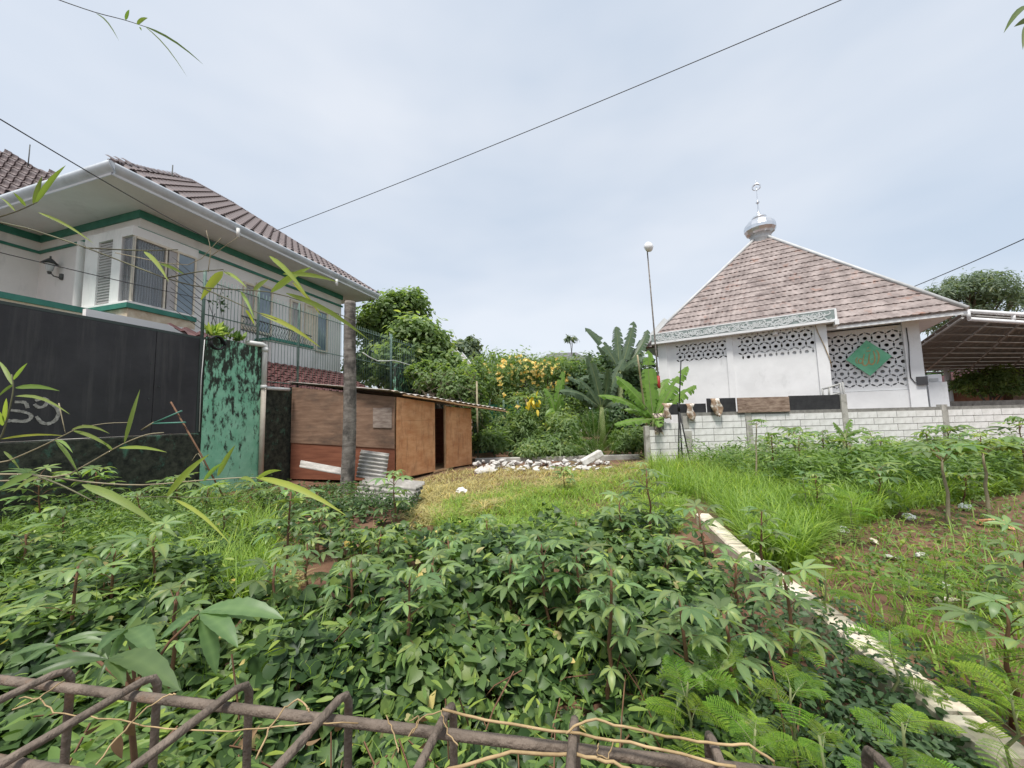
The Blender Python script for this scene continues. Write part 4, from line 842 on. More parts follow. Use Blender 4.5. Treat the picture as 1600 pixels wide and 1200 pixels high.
# metal frame standing on the wall by the column
q = at(1300, 612, YB+.5); t = thing('steel_rack', 'small grey steel rack behind the black board by the wall column', 'rack', Vector((q.x, q.y, 0)))
for (x0, y0), (x1, y1) in (((1285, 608), (1312, 600)), ((1286, 620), (1312, 614)), ((1285, 608), (1287, 628)), ((1295, 605), (1296, 624)), ((1312, 598), (1318, 640)), ((1316, 597), (1323, 640))):
    w = MB(); w.tube([at(x0, y0, YB+.5), at(x1, y1, YB+.5)], .03, 4); w.build('bar', m_['canopy_rib'], t)
for px in (1287, 1318): p_ = at(px, 630, YB+.5); w = MB(); w.tube([Vector((p_.x, p_.y, 0)), p_], .03, 4); w.build('leg', m_['canopy_rib'], t)
# ============================================================ RUBBLE, KERB, BEAM, LITTER
a = onz(742, 720, .02); b = onz(1004, 717, .02); a.y = b.y = 12.2; w = MB(); a.x = at(742, 720, 12.2).x; b.x = at(1000, 718, 12.2).x
w.slab(a, b, -.1, .16, (0, 1, 0), .14); tag(bevel(w.build('kerb', m_['concrete']), .02), 'low pale concrete kerb behind the rubble heap', 'kerb')
def rock(name, c, r, seed, mt, flat=.75, rot=None):
    bm = bmesh.new(); rs = random.Random(seed); s = (rs.uniform(.8, 1.5), rs.uniform(.7, 1.1), rs.uniform(.6, .95)*flat)
    for _ in range(15): q = Vector((rs.uniform(-1, 1), rs.uniform(-1, 1), rs.uniform(-1, 1))); q = q.normalized()*rs.uniform(.7, 1.05); bm.verts.new(Vector((q.x*s[0], q.y*s[1], q.z*s[2]))*r)
    h_ = bmesh.ops.convex_hull(bm, input=bm.verts[:]); bmesh.ops.delete(bm, geom=[g for g in h_['geom_interior'] if isinstance(g, bmesh.types.BMVert)], context='VERTS')
    me = bpy.data.meshes.new(name); bm.to_mesh(me); bm.free(); me.materials.append(m_[mt]); o = link(name, me, None, c); o.rotation_euler = (rs.uniform(-.4, .4), rs.uniform(-.4, .4), rs.uniform(0, 6)); return o
rs = random.Random(21)
for k in range(120):
    f = k/119; px = 748+f*205+rs.uniform(-6, 6); hmax = 1-.55*f; Y = rs.uniform(10.0, 11.6); r = rs.uniform(.05, .16)*(1.1-.3*f); c = at(px, 735, Y); c.z = r*.25+rs.uniform(0, .17)*(hmax if Y > 10.4 else .2)
    tag(rock('rubble_chunk', c, r, 100+k, 'rubble'), 'jagged white rubble chunk in the heap right of the shack', 'rubble', 'rubble heap beside the shack')
w = MB(); c = at(925, 732, 10.6); c.z = .28; d = Vector((.8, .1, .38)).normalized(); w.box(c, d*.33, Vector((-.1, .95, 0))*.13, d.cross(Vector((0, 1, 0)))*.09); tag(bevel(w.build('rubble_slab', m_['rubble']), .02), 'tilted white slab at the right end of the rubble heap', 'rubble')
# pale beam lying in the weeds
bp = [onz(1098, 802, .16), onz(1150, 850, .16), onz(1215, 900, .16), onz(1300, 960, .16), onz(1340, 990, .17), onz(1425, 1060, .17), onz(1500, 1115, .17), onz(1600, 1188, .17)]
t = thing('concrete_beam', 'cream concrete ground beam running through the weeds at right', 'beam', Vector((bp[3].x, bp[3].y, 0)))
for k in range(len(bp)-1):
    a, b = bp[k], bp[k+1]; d = (b-a).normalized(); s = d.cross(Z).normalized(); g = .006+.01*(k % 2); w = MB(); hwd = .085
    a2 = a+d*g; b2 = b-d*g; n = 6; P = []
    prof = [(-hwd, -.26), (-hwd, -.015), (-hwd+.015, 0), (hwd-.015, 0), (hwd, -.015), (hwd, -.26)]
    P = [[a2.lerp(b2, i/n)+s*(u+.006*mnoise.noise(Vector((i*.9, u*30, k))))+Z*(v+.007*mnoise.noise(Vector((i*1.3, u*20, k+5)))) for u, v in prof] for i in range(n+1)]
    w.grid(P); w.poly(P[0][::-1]); w.poly(P[-1]); w.build('segment', m_['beam'], t)
for k, (px, py, r, mt, lab, cat) in enumerate(((1572, 822, .10, 'clay', 'orange clay shard lying on soil at right edge', 'shard'), (1470, 915, .05, 'rubble', 'white stone chip among weeds near the beam', 'stone'), (1262, 838, .05, 'clay', 'small orange brick chip on bare soil', 'shard'),
        (1395, 872, .06, 'rubble', 'grey white broken stone on the bare soil', 'stone'), (1310, 872, .05, 'clay', 'small clay piece below the soil patch', 'shard'), (1440, 868, .06, 'rubble', 'pale stone beside the slender papaya stem', 'stone'),
        (1575, 870, .06, 'clay', 'reddish brick chip at the right edge', 'shard'), (1480, 940, .07, 'beam', 'cream broken concrete bit beyond the beam', 'stone'), (1365, 845, .05, 'beam', 'cream stone in the weeds behind the beam', 'stone'))):
    c = onz(px, py, .03); tag(rock('stone_chip', c, r*(1.2 if cat == 'stone' else 1), 300+k, mt, .5), lab, cat)
tag(rock('stone_chip', onz(1545, 815, .06), .15, 333, 'clay', .35), 'flat orange clay slab half buried at right', 'shard')
# crumpled bags
def bag(px, py, r, mt, lab, seed):
    bm = bmesh.new(); bmesh.ops.create_icosphere(bm, subdivisions=3, radius=1)
    for v in bm.verts: v.co *= 1+.35*mnoise.noise(v.co*2.2+Vector((seed, 0, 0)))+.15*mnoise.noise(v.co*6+Vector((0, seed, 0))); v.co.z *= .7
    me = bpy.data.meshes.new('plastic_bag'); bm.to_mesh(me); bm.free(); me.materials.append(m_[mt]); c = onz(px, py, r*.55); tag(link('plastic_bag', me, None, c, None, r), lab, 'bag')
bag(1172, 772, .12, 'plastic_white', 'crumpled white plastic bag at the foot of the thin papaya', 3); bag(1187, 768, .14, 'black', 'crumpled black plastic bag beside the white one', 5)
bag(721, 767, .10, 'plastic_white', 'crumpled white plastic bag on cut grass before the shack', 8); bag(1317, 828, .06, 'plastic_white', 'scrap of white plastic on bare soil at right', 9)
bag(1508, 792, .07, 'plastic_white', 'white plastic scrap under the weeds by the right wall', 12); bag(1420, 808, .07, 'plastic_white', 'pale plastic scrap under ferny weeds', 15)
# hanger and stick by the gate
a = at(267, 628, 6.4); b = at(352, 782, 6.5); w = MB(); w.tube([a, a.lerp(b, .5)+Vector((.02, 0, 0)), b], .014, 5); tag(w.build('stick', m_['stem_red']), 'thin brown stick leaning on the green wall pier', 'stick')
t = thing('clothes_hanger', 'green plastic hanger hooked on the leaning stick', 'hanger', at(262, 655, 6.38))
for p in (((238, 662), (284, 642)), ((238, 662), (290, 660)), ((221, 672), (240, 660))):
    w = MB(); w.tube([at(*p[0], 6.38), at(*p[1], 6.38)], .014, 5); w.build('arm', m_['hanger_green'] if p[0][0] > 230 else m_['stem_tan'], t)
# ============================================================ CABLES
def cable(pts, r, lab, sag=0):
    n = 24; a, b = pts[0], pts[-1]; P = [a.lerp(b, k/n)-Z*sag*math.sin(math.pi*k/n) for k in range(n+1)]; w = MB(); w.tube(P, r, 5); tag(w.build('overhead_cable', m_['cable']), lab, 'cable')
cable([at(425, 363, 13.5), at(1460, -62, 7.0)], .011, 'black overhead cable crossing the whole sky from the house roof', .12)
cable([at(-60, 150, 4.0), at(345, 384, 8.2)], .009, 'thin black cable descending at left in front of the house eave', .05)
cable([at(-60, 380, 4.5), at(330, 470, 7.7)], .007, 'thin wire passing low across the bay window', .02)
cable([at(1425, 449, 14.8), at(1720, 318, 9)], .016, 'short black cable rising at right from the mosque roof', .05)
cable([at(1560, 457, 40), at(1760, 460, 40)], .02, 'faint distant wire behind the canopy at right', .1)
# ============================================================ VEGETATION HELPERS
def norm(a): return a/np.maximum(np.linalg.norm(a, axis=-1, keepdims=True), 1e-9)
def bulk(TV, TF, pos, yax, nrm, scale, rnd, sx=1.0):
    """n copies of a leaf template (length +Y, normal +Z) as arrays"""
    yax = norm(yax); x = norm(np.cross(yax, nrm)); z = np.cross(x, yax); scale = np.asarray(scale).reshape(-1, 1, 1)
    T = TV[None]; V = pos[:, None, :]+scale*(T[..., 0:1]*x[:, None]*sx+T[..., 1:2]*yax[:, None]+T[..., 2:3]*z[:, None])
    n, k = len(pos), len(TV); F = (TF[None]+(np.arange(n)*k)[:, None, None]).reshape(-1, TF.shape[1])
    return V.reshape(-1, 3), F, np.repeat(np.clip(rnd, 0, 1), k)
def merge(parts):
    Vs, Fs, Rs = [], [], []; off = 0
    for V, F, r in parts: Vs.append(V); Fs.append(F+off); Rs.append(r); off += len(V)
    return np.concatenate(Vs), np.concatenate(Fs), np.concatenate(Rs)
def bulk_obj(name, parts, mt, parent=None, smooth=True):
    V, F, r = merge(parts) if isinstance(parts, list) else parts
    if parent is not None: V = V-np.array(wloc(parent))
    me = mesh_np(name, V, F, smooth, r); me.materials.append(m_[mt]); return link(name, me, parent)
def sym(half, mid):
    """leaf template from a half outline [(x,y)] and midrib ys, folded along the midrib and curved"""
    V = []; F = []
    def zz(x, y): return .22*abs(x)-.22*y*y
    ms = [(0, y) for y in mid]; k = len(half)
    V += [(0, y, zz(0, y)) for y in mid]
    for s in (-1, 1):
        b = len(V); V += [(s*x, y, zz(x, y)) for x, y in half]
        chain = [b+i for i in range(k)]
        mi = 0
        for i in range(k-1):
            y = (half[i][1]+half[i+1][1])/2; m = min(range(len(mid)), key=lambda q: abs(mid[q]-y))
            if m != mi:
                F.append((mi, chain[i], m) if s > 0 else (mi, m, chain[i])); mi = m
            F.append((mi, chain[i], chain[i+1]) if s > 0 else (mi, chain[i+1], chain[i]))
        if mi != len(mid)-1: F.append((mi, chain[-1], len(mid)-1) if s > 0 else (mi, len(mid)-1, chain[-1]))
    return np.array(V, float), np.array(F, int)
HEART = sym([(.10, -.06), (.30, -.10), (.47, .08), (.48, .32), (.30, .62), (.10, .88)], [0, .5, 1.0])
OVAL = sym([(.18, .15), (.26, .45), (.16, .78)], [0, .5, 1.0])
SLIM = sym([(.09, .12), (.13, .4), (.08, .75)], [0, .5, 1.0])
QUAD = (np.array([(-.28, .45, .06), (0, 0, 0), (.28, .45, .06), (0, 1, -.12)], float), np.array([(1, 2, 0), (2, 3, 0)], int))
def sstep(a, b, x): t = np.clip((x-a)/(b-a), 0, 1); return t*t*(3-2*t)
class VN:      # cheap smooth value noise on arrays
    def __init__(s, seed): s.g = np.random.default_rng(seed).random((64, 64))
    def __call__(s, x, y):
        xi = np.floor(x).astype(int); yi = np.floor(y).astype(int); fx_ = x-xi; fy = y-yi; fx_ = fx_*fx_*(3-2*fx_); fy = fy*fy*(3-2*fy); g = s.g
        a = g[xi % 64, yi % 64]; b = g[(xi+1) % 64, yi % 64]; c = g[xi % 64, (yi+1) % 64]; d = g[(xi+1) % 64, (yi+1) % 64]
        return (a*(1-fx_)+b*fx_)*(1-fy)+(c*(1-fx_)+d*fx_)*fy
n1, n2, n3 = VN(1), VN(2), VN(3)
# ============================================================ SWEET POTATO VINES (ground cover)
def vine_h(x, y):
    h = .12+.26*sstep(1.60, 2.05, y+.5*(n1(x*1.1, y*1.1)-.5)-.12*np.abs(x+.3))
    h = h+.34*(1-sstep(.95, 1.45, y+.35*(n2(x*1.3, y)-.5)))
    h = h+.32*(n1(x*1.0+7, y*1.0)-.5)+.30*(n2(x*2.6, y*2.6)-.5)+.08*(n3(x*6, y*6)-.5)
    hol = np.exp(-(((x-.72)/.55)**2+((y-1.95)/.38)**2)); h = h-.42*hol
    h = h-.22*sstep(3.2, 5.4, y)
    return np.maximum(h, .03)
def vine_mask(x, y):
    right = np.where(y < 2.0, 1.0+.10*y, 1.2+(y-2.0)*.34)+.5*(n3(x*1.2, y*1.2)-.5)
    far = 4.9+.8*sstep(-1.0, -2.6, x)*1.6+.6*(n2(x*.9+3, 1.3+y*.1)-.5)
    m = (x < right) & (y < far) & ((n3(x*1.9+11, y*1.9) < .74-.16*sstep(-.8, -2.2, x)) | (y < 2.7))
    gp = ((x+1.75)/.55)**2+((y-3.0)/.7)**2 < 1.0      # gap with grass
    gw = (x < -4.9-(.0)) & (y > 4.2)
    lim = x > -7.3+.29*(y-5.2)*1.0
    return m & ~gp & lim
def scatter(n, x0, x1, y0, y1, bias=1.0):
    """points with density falling off with distance, like what the eye can resolve"""
    u = RNG.random(n); y = y0*(y1/y0)**u if bias == 1.0 else y0+(y1-y0)*u**bias
    return RNG.uniform(x0, x1, n), y
parts = []
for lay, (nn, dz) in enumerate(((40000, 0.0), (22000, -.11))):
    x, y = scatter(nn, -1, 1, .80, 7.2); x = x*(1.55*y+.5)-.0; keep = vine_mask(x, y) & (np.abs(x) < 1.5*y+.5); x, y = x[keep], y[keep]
    e = .04; hz_ = vine_h(x, y); gxx = (vine_h(x+e, y)-vine_h(x-e, y))/(2*e); gyy = (vine_h(x, y+e)-vine_h(x, y-e))/(2*e)
    nrm = norm(np.stack([-gxx, -gyy, np.ones_like(x)], 1)); n_ = len(x)
    nrm = norm(nrm*.7+RNG.normal(0, .45, (n_, 3))*np.array([1, 1, .5])+np.array([0, -.12, .45]))
    az = RNG.uniform(0, 2*np.pi, n_); dr = np.stack([np.cos(az), np.sin(az)-.35, -.35*np.ones(n_)], 1); yax = dr-nrm*(dr*nrm).sum(1, keepdims=True)
    pos = np.stack([x, y, hz_+dz+RNG.uniform(-.05, .06, n_)], 1)
    sc_ = RNG.uniform(.042, .088, n_)*(1+.18*n3(x*3+5, y*3))
    parts.append(bulk(*HEART, pos, yax, nrm, sc_, np.clip(RNG.beta(1.7, 2.0, n_)-(.22 if lay else 0)+.5*(n2(x*2.1, y*2.1)-.5), 0, 1)))  # lower layer darker: shade under the top leaves put into the colour
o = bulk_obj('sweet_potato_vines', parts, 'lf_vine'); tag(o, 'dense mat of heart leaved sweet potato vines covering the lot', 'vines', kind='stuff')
# woody undergrowth under the vines
mb = MB(); rs = random.Random(4)
for k in range(420):
    y = .8*(6.8/.8)**rs.random(); x = rs.uniform(-1.4, 1.1)*y
    if not vine_mask(np.array([x]), np.array([y]))[0]: continue
    h = float(vine_h(np.array([x]), np.array([y]))[0]); p = Vector((x, y, rs.uniform(0, h*.5))); d = Vector((rs.uniform(-1, 1), rs.uniform(-1, 1), rs.uniform(.1, .9))).normalized()*rs.uniform(.2, .5)
    mb.tube([p, p+d*.5+Vector((0, 0, .04)), p+d], .004, 3, False)
o = mb.build('vine_stems', m_['stem_red'], loc=Vector((0, 0, 0))); tag(o, 'tangled brown vine stems under the leaves', 'vines', kind='stuff')
# ============================================================ GRASS
def grass(name, x, y, h, w, lean, mt, lab, z=None, rndb=(2, 2), cat='grass'):
    n = len(x); az = RNG.uniform(0, 2*np.pi, n); d = np.stack([np.cos(az), np.sin(az)], 1); sd_ = np.stack([-d[:, 1], d[:, 0]], 1); ts_ = (0, .38, .72, 1.0); V = np.zeros((n, 7, 3)); z = np.zeros(n) if z is None else z
    for i, t_ in enumerate(ts_):
        out = lean*h*t_**1.8; up = h*t_*(1-.35*lean*t_*t_); c = np.stack([x+d[:, 0]*out, y+d[:, 1]*out, z+up], 1)
        if i == 3: V[:, 6] = c
        else:
            ww = w*(1, .9, .55)[i]/2; V[:, 2*i] = c-np.concatenate([sd_*ww[:, None], np.zeros((n, 1))], 1); V[:, 2*i+1] = c+np.concatenate([sd_*ww[:, None], np.zeros((n, 1))], 1)
    TF = np.array([(0, 1, 3), (0, 3, 2), (2, 3, 5), (2, 5, 4), (4, 5, 6)]); F = (TF[None]+(np.arange(n)*7)[:, None, None]).reshape(-1, 3)
    o = bulk_obj(name, (V.reshape(-1, 3), F, np.repeat(RNG.beta(*rndb, n), 7)), mt); tag(o, lab, cat, kind='stuff'); return o
def gpts(n, poly, Y=None):
    """points on the ground inside a pixel polygon's ground footprint (uniform in picture, so density follows distance)"""
    P = np.array(poly, float); out = []
    x0, x1, y0, y1 = P[:, 0].min(), P[:, 0].max(), P[:, 1].min(), P[:, 1].max()
    while len(out) < n:
        px = RNG.uniform(x0, x1); py = RNG.uniform(y0, y1); ins = False
        for i in range(len(P)):
            (xa, ya), (xb, yb) = P[i], P[i-1]
            if (ya > py) != (yb > py) and px < (xb-xa)*(py-ya)/(yb-ya)+xa: ins = not ins
        if ins: q = onz(px, py, 0); out.append((q.x, q.y))
    a = np.array(out); return a[:, 0], a[:, 1]
x, y = gpts(13000, [(640, 756), (700, 738), (760, 733), (960, 730), (1030, 722), (960, 756), (840, 775), (760, 800), (640, 830)])
grass('cut_grass', x, y, RNG.uniform(.05, .20, len(x))*(.5+1.0*n1(x*2.3, y*2.3)), RNG.uniform(.008, .016, len(x)), RNG.uniform(.9, 2.4, len(x)), 'lf_straw', 'pale cut straw lying on the clearing before the shack')
x, y = gpts(16000, [(665, 800), (760, 768), (870, 748), (980, 728), (1050, 720), (1080, 770), (1060, 835), (940, 845), (690, 835)])
grass('short_grass', x, y, RNG.uniform(.05, .22, len(x))*(.4+1.3*n2(x*2, y*2)), RNG.uniform(.008, .016, len(x)), RNG.uniform(.7, 1.9, len(x)), 'lf_grass', 'bright short grass in the middle clearing')
x, y = gpts(17000, [(1010, 722), (1180, 715), (1330, 715), (1600, 720), (1600, 770), (1420, 800), (1290, 840), (1250, 900), (1180, 880), (1110, 790), (1040, 770)])
grass('tall_grass', x, y, RNG.uniform(.25, .62, len(x)), RNG.uniform(.008, .018, len(x)), RNG.uniform(.3, 1.3, len(x)), 'lf_grass', 'tall lush green grass between beam and block wall', rndb=(1.8, 2.4))
x, y = gpts(8500, [(0, 830), (90, 790), (330, 775), (430, 820), (440, 930), (380, 970), (200, 960), (0, 980)])
grass('grass_patch', x, y, RNG.uniform(.15, .60, len(x)), RNG.uniform(.006, .012, len(x)), RNG.uniform(.3, 1.2, len(x)), 'lf_grass', 'wispy grass left of the vines', rndb=(2, 2))
x, y = gpts(2200, [(380, 905), (450, 880), (470, 920), (420, 950), (240, 960)])
grass('dry_grass', x, y, RNG.uniform(.05, .2, len(x)), RNG.uniform(.006, .011, len(x)), RNG.uniform(.8, 1.8, len(x)), 'lf_straw', 'small patch of dry straw among the vines at left')
x, y = gpts(1300, [(1180, 840), (1600, 770), (1600, 1150), (1450, 1050), (1300, 950)])
grass('sparse_grass', x, y, RNG.uniform(.08, .30, len(x)), RNG.uniform(.006, .012, len(x)), RNG.uniform(.4, 1.2, len(x)), 'lf_grass', 'sparse grass blades on the bare soil at right', rndb=(1.6, 2.6))
# ============================================================ LOW WEEDS
def weeds(name, n, poly, hmax, size, mt, lab, tmpl=OVAL):
    x, y = gpts(n, poly); z = RNG.random(n)**.8*hmax*(.35+.9*n1(x*1.4, y*1.4)); nrm = norm(RNG.normal(0, .5, (n, 3))+np.array([0, -.15, 1])); az = RNG.uniform(0, 6.28, n)
    yax = np.stack([np.cos(az), np.sin(az), RNG.uniform(-.5, .4, n)], 1); yax = yax-nrm*(yax*nrm).sum(1, keepdims=True)
    o = bulk_obj(name, bulk(*tmpl, np.stack([x, y, z], 1), yax, nrm, RNG.uniform(*size, n), np.clip(RNG.beta(2, 2.2, n)*.8+.35*(n2(x*2, y*2)-.4), 0, 1)), mt); tag(o, lab, 'weeds', kind='stuff'); return o
weeds('low_weeds', 2400, [(1180, 830), (1300, 790), (1600, 770), (1600, 1010), (1480, 950), (1330, 930)], .22, (.03, .07), 'lf_weed', 'low leafy weeds over the bare soil at right')
weeds('wall_weeds', 20000, [(1060, 726), (1150, 712), (1600, 704), (1600, 775), (1400, 790), (1250, 790), (1120, 745)], .72, (.07, .17), 'lf_weed', 'waist-high mixed weeds along the foot of the block wall', SLIM)
weeds('left_weeds', 22000, [(0, 830), (160, 800), (420, 775), (440, 800), (330, 850), (260, 900), (230, 980), (0, 1080)], .50, (.04, .085), 'lf_weed', 'low weeds before the mossy wall at left', SLIM)
weeds('shack_weeds', 5000, [(400, 770), (540, 765), (660, 790), (640, 815), (400, 812)], .30, (.035, .075), 'lf_vine', 'weeds growing round the palm trunk foot', OVAL)
weeds('beam_weeds', 7000, [(1060, 960), (1180, 900), (1330, 970), (1600, 1195), (1600, 1320), (1100, 1320), (1040, 1100)], .30, (.025, .055), 'lf_dark', 'dark small-leaved weeds before the beam', OVAL)
# ============================================================ CASSAVA
def leaflet(ang, L, wd, droop, base, ax, up, curl=.0):
    """rows of (left, mid, right) for one leaflet leaving base"""
    side = up.cross(ax).normalized(); d = (ax*math.cos(ang)+side*math.sin(ang)).normalized(); s = up.cross(d).normalized(); rows = []
    for i, f in enumerate((0, .18, .42, .68, .88, 1.0)):
        w = wd*(0.10, .55, 1.0, .78, .34, .0)[i]; a = droop*f; c = base+d*(L*math.sin(min(a, 2.4))/max(droop, .01) if droop > .05 else L*f)-up*(L*(1-math.cos(a))/max(droop, .01) if droop > .05 else 0)
        rows.append((c-s*w+up*w*.35, c, c+s*w+up*w*.35))
    return rows
def cassava_leaf(seed, nl, droop, pet, L=1.0, wd=.15, sp=2.35):
    rs = random.Random(seed); mb = MB(); mb.smooth = True; mb.cur = 1
    tip = Vector((pet, 0, pet*.12)); mb.tube([(0, 0, 0), (pet*.5, 0, pet*.16), tip], [.02, .015, .012], 4, False); mb.cur = 0; rv = [0]*len(mb.v)
    up = Vector((.25, 0, 1)).normalized(); ax = Vector((1, 0, -.25)).normalized()
    for i in range(nl):
        f = (i-(nl-1)/2)/((nl-1)/2); ang = f*sp/1.0; l = L*(1-.38*abs(f)**1.5)*rs.uniform(.92, 1.06); rows = leaflet(ang, l, wd*l*rs.uniform(.9, 1.1), droop*rs.uniform(.8, 1.25), tip, ax, up)
        mb.grid([list(r) for r in rows])
    me = mb.mesh('leaf', [m_['lf_cassava'], m_['stem_red']]); a = me.attributes.new('rnd', 'FLOAT', 'POINT'); k0 = len(rv); vals = np.full(len(me.vertices), .5); per = 18
    for i in range(nl): vals[k0+i*per:k0+(i+1)*per] = rs.uniform(.25, .75); vals[k0+i*per+1:k0+(i+1)*per:3] += .2
    a.data.foreach_set('value', vals.astype(np.float32)); return me
CL = [cassava_leaf(1, 7, .45, .75), cassava_leaf(2, 5, .55, .7, wd=.18), cassava_leaf(3, 7, .75, .9), cassava_leaf(4, 5, 1.0, .6, wd=.18), cassava_leaf(5, 7, 1.5, .45, wd=.16), cassava_leaf(6, 6, .35, 1.0, wd=.15)]
def plant(name, lab, cat, base, top, nleaf, ls, seed, group=None, leaves=CL, stem='stem_red', r=.010, lean=.06, spread=1.0, lowest=.35, fold=True):
    rs = random.Random(seed); t = thing(name, lab, cat, base, group); h = (top-base); w = MB()
    pts = [base+h*(k/6)+Vector((rs.uniform(-1, 1), rs.uniform(-1, 1), 0))*lean*.35*math.sin(math.pi*k/6) for k in range(7)]
    w.tube(pts, [r*(1.3-.7*k/6) for k in range(7)], 6); w.build('stem', m_[stem], t)
    a0 = rs.uniform(0, 6.28)
    for k in range(nleaf):
        f = lowest+(1-lowest)*(k/(max(nleaf-1, 1)))**.75; i = min(int(f*6), 5); p = pts[i].lerp(pts[i+1], f*6-i); a = a0+k*2.4+rs.uniform(-.3, .3); el = (-.15+.75*f+rs.uniform(-.25, .2))*spread
        d = Vector((math.cos(a)*math.cos(el), math.sin(a)*math.cos(el), math.sin(el))); s = d.cross(Z).normalized(); u = s.cross(d)
        rot = Matrix((d, -s, u)).transposed().to_quaternion()
        top_leaf = k >= nleaf-2
        me = leaves[4] if (top_leaf and fold and rs.random() < .7) else leaves[rs.choice((0, 0, 1, 2, 2, 3, 5))] if len(leaves) > 5 else rs.choice(leaves)
        link('leaf', me, t, p-base, rot, ls*rs.uniform(.75, 1.12)*(.8 if top_leaf else 1))
    return t
CAS = [  # pixel of the crown, distance from its size and base, leaves, leaf size, what singles it out
 (1010, 735, 3.6, 13, .155, 'tall thin cassava plant standing highest in the middle of the lot'),
 (1092, 800, 3.1, 11, .15, 'cassava plant with folded crown beside the far end of the beam'),
 (968, 785, 3.7, 12, .15, 'cassava plant just left of the tallest one, open crown'),
 (900, 815, 3.4, 9, .14, 'low cassava plant on the vine mound below the rubble heap'),
 (845, 850, 2.4, 13, .135, 'dark cassava plant with hanging folded tip in the centre'),
 (955, 890, 1.95, 12, .125, 'cassava plant with star leaves above the dark hollow'),
 (1062, 935, 1.75, 11, .125, 'cassava plant with wide star leaves right of the dark hollow'),
 (700, 845, 2.9, 11, .14, 'cassava plant in the vines below the corrugated stack'),
 (675, 880, 2.4, 9, .13, 'cassava plant with drooping leaflets in the middle left vines'),
 (548, 875, 2.4, 9, .13, 'cassava plant with dark folded leaf among the left vines'),
 (595, 835, 3.0, 11, .14, 'small cassava plant below the palm trunk'),
 (455, 768, 3.1, 13, .17, 'tall cassava plant on a reddish stem left of the palm trunk'),
 (614, 742, 5.3, 9, .17, 'young cassava plant standing in front of the corrugated stack'),
 (760, 815, 3.6, 9, .14, 'low cassava plant in the vines before the clearing'),
 (235, 838, 2.7, 9, .16, 'cassava plant with drooping leaflets below the green pier'),
 (122, 885, 2.2, 8, .15, 'cassava plant with flat grey-green leaves at far left'),
 (278, 925, 1.9, 7, .12, 'small cassava plant beside the wispy grass patch'),
 (1190, 800, 3.2, 11, .14, 'cassava plant between the beam and the plastic bags'),
 (1225, 905, 1.95, 10, .13, 'cassava plant overhanging the middle of the beam'),
 (1150, 880, 2.6, 10, .14, 'dark cassava plant on the near side of the beam'),
 (100, 795, 4.0, 10, .17, 'cassava plant against the mossy wall at far left'),
 (40, 835, 3.3, 10, .16, 'cassava plant at the left picture edge under the bamboo'),
 (215, 770, 4.8, 8, .16, 'cassava plant below the chalk-marked gate'),
 (1240, 672, 7.3, 14, .22, 'bushy cassava plant in front of the wall right of the thin papaya'),
 (1322, 690, 6.6, 12, .20, 'cassava plant before the wall column with the steel frame'),
 (1275, 745, 4.9, 10, .17, 'cassava plant at the left edge of the bare soil'),
 (1372, 735, 5.4, 11, .18, 'cassava plant in the middle of the weedy patch at right'),
 (1425, 700, 7.0, 12, .20, 'cassava plant left of the two slender papaya stems'),
 (1592, 655, 6.4, 12, .22, 'tall cassava plant at the right edge before the wall'),
 (1510, 745, 5.8, 10, .18, 'cassava plant between the slender papaya stems'),
 (1595, 850, 2.7, 8, .16, 'cassava plant at the right edge near the clay slab'),
 (1575, 945, 1.8, 7, .15, 'cassava plant with flat blue-green leaves at the lower right edge'),
 (880, 760, 7.5, 8, .16, 'small cassava plant at the edge of the mown clearing'),
 (500, 800, 4.2, 9, .15, 'cassava plant in the vines left of the palm trunk foot'),
 (350, 800, 4.4, 9, .16, 'cassava plant at the foot of the green pier'),
 (60, 748, 5.0, 12, .2, 'tall cassava plant before the mossy wall under the chalk marks'), (150, 738, 5.6, 12, .2, 'tall cassava plant before the mossy wall below the hanger'), (275, 752, 6.0, 11, .2, 'cassava plant at the corner of gate and green pier'), (395, 762, 6.4, 10, .2, 'cassava plant at the foot of the drain pipe'), (325, 765, 5.2, 10, .18, 'cassava plant in front of the green pier base'), (430, 880, 2.3, 9, .13, 'cassava plant rising from the dry straw patch'), (180, 860, 2.6, 9, .15, 'cassava plant between the two far left ones'),
 (1205, 690, 8.5, 11, .2, 'cassava plant close to the wall just right of the thin papaya'), (1285, 685, 8.6, 12, .2, 'cassava plant close to the wall between two column plants'), (1375, 688, 8.8, 12, .2, 'cassava plant close to the wall below the green diamond'),
 (1455, 690, 8.2, 12, .2, 'cassava plant close to the wall behind the leaning papaya'), (1560, 690, 8.4, 12, .2, 'cassava plant close to the wall behind the second papaya'), (1480, 668, 7.6, 12, .22, 'tall cassava plant below the right wall column'),
 (800, 870, 2.6, 10, .14, 'cassava plant left of the dark folded-tip one'), (900, 870, 2.4, 10, .14, 'cassava plant between the two central star-leaved ones'), (1045, 850, 2.7, 11, .14, 'cassava plant below the tallest one, near the beam'), (640, 900, 2.1, 9, .13, 'cassava plant in the vines above the leaf wall, left of centre'), (480, 850, 2.8, 9, .14, 'cassava plant right of the dry straw patch'), (1130, 960, 1.8, 9, .12, 'cassava plant at the near foot of the beam')]
for k, (px, py, Y, nl, ls, lab) in enumerate(CAS):
    top = at(px, py, Y); base = Vector((top.x+random.uniform(-.06, .06), top.y+random.uniform(-.03, .08), gz(top.x, top.y)-.02))
    if top.z < .45: top.z = .45
    plant('cassava_plant', lab, 'cassava', base, top, nl+4, ls*(1.02 if Y < 5 else 1.2), 50+k, 'cassava plants in the lot')
rs = random.Random(77)
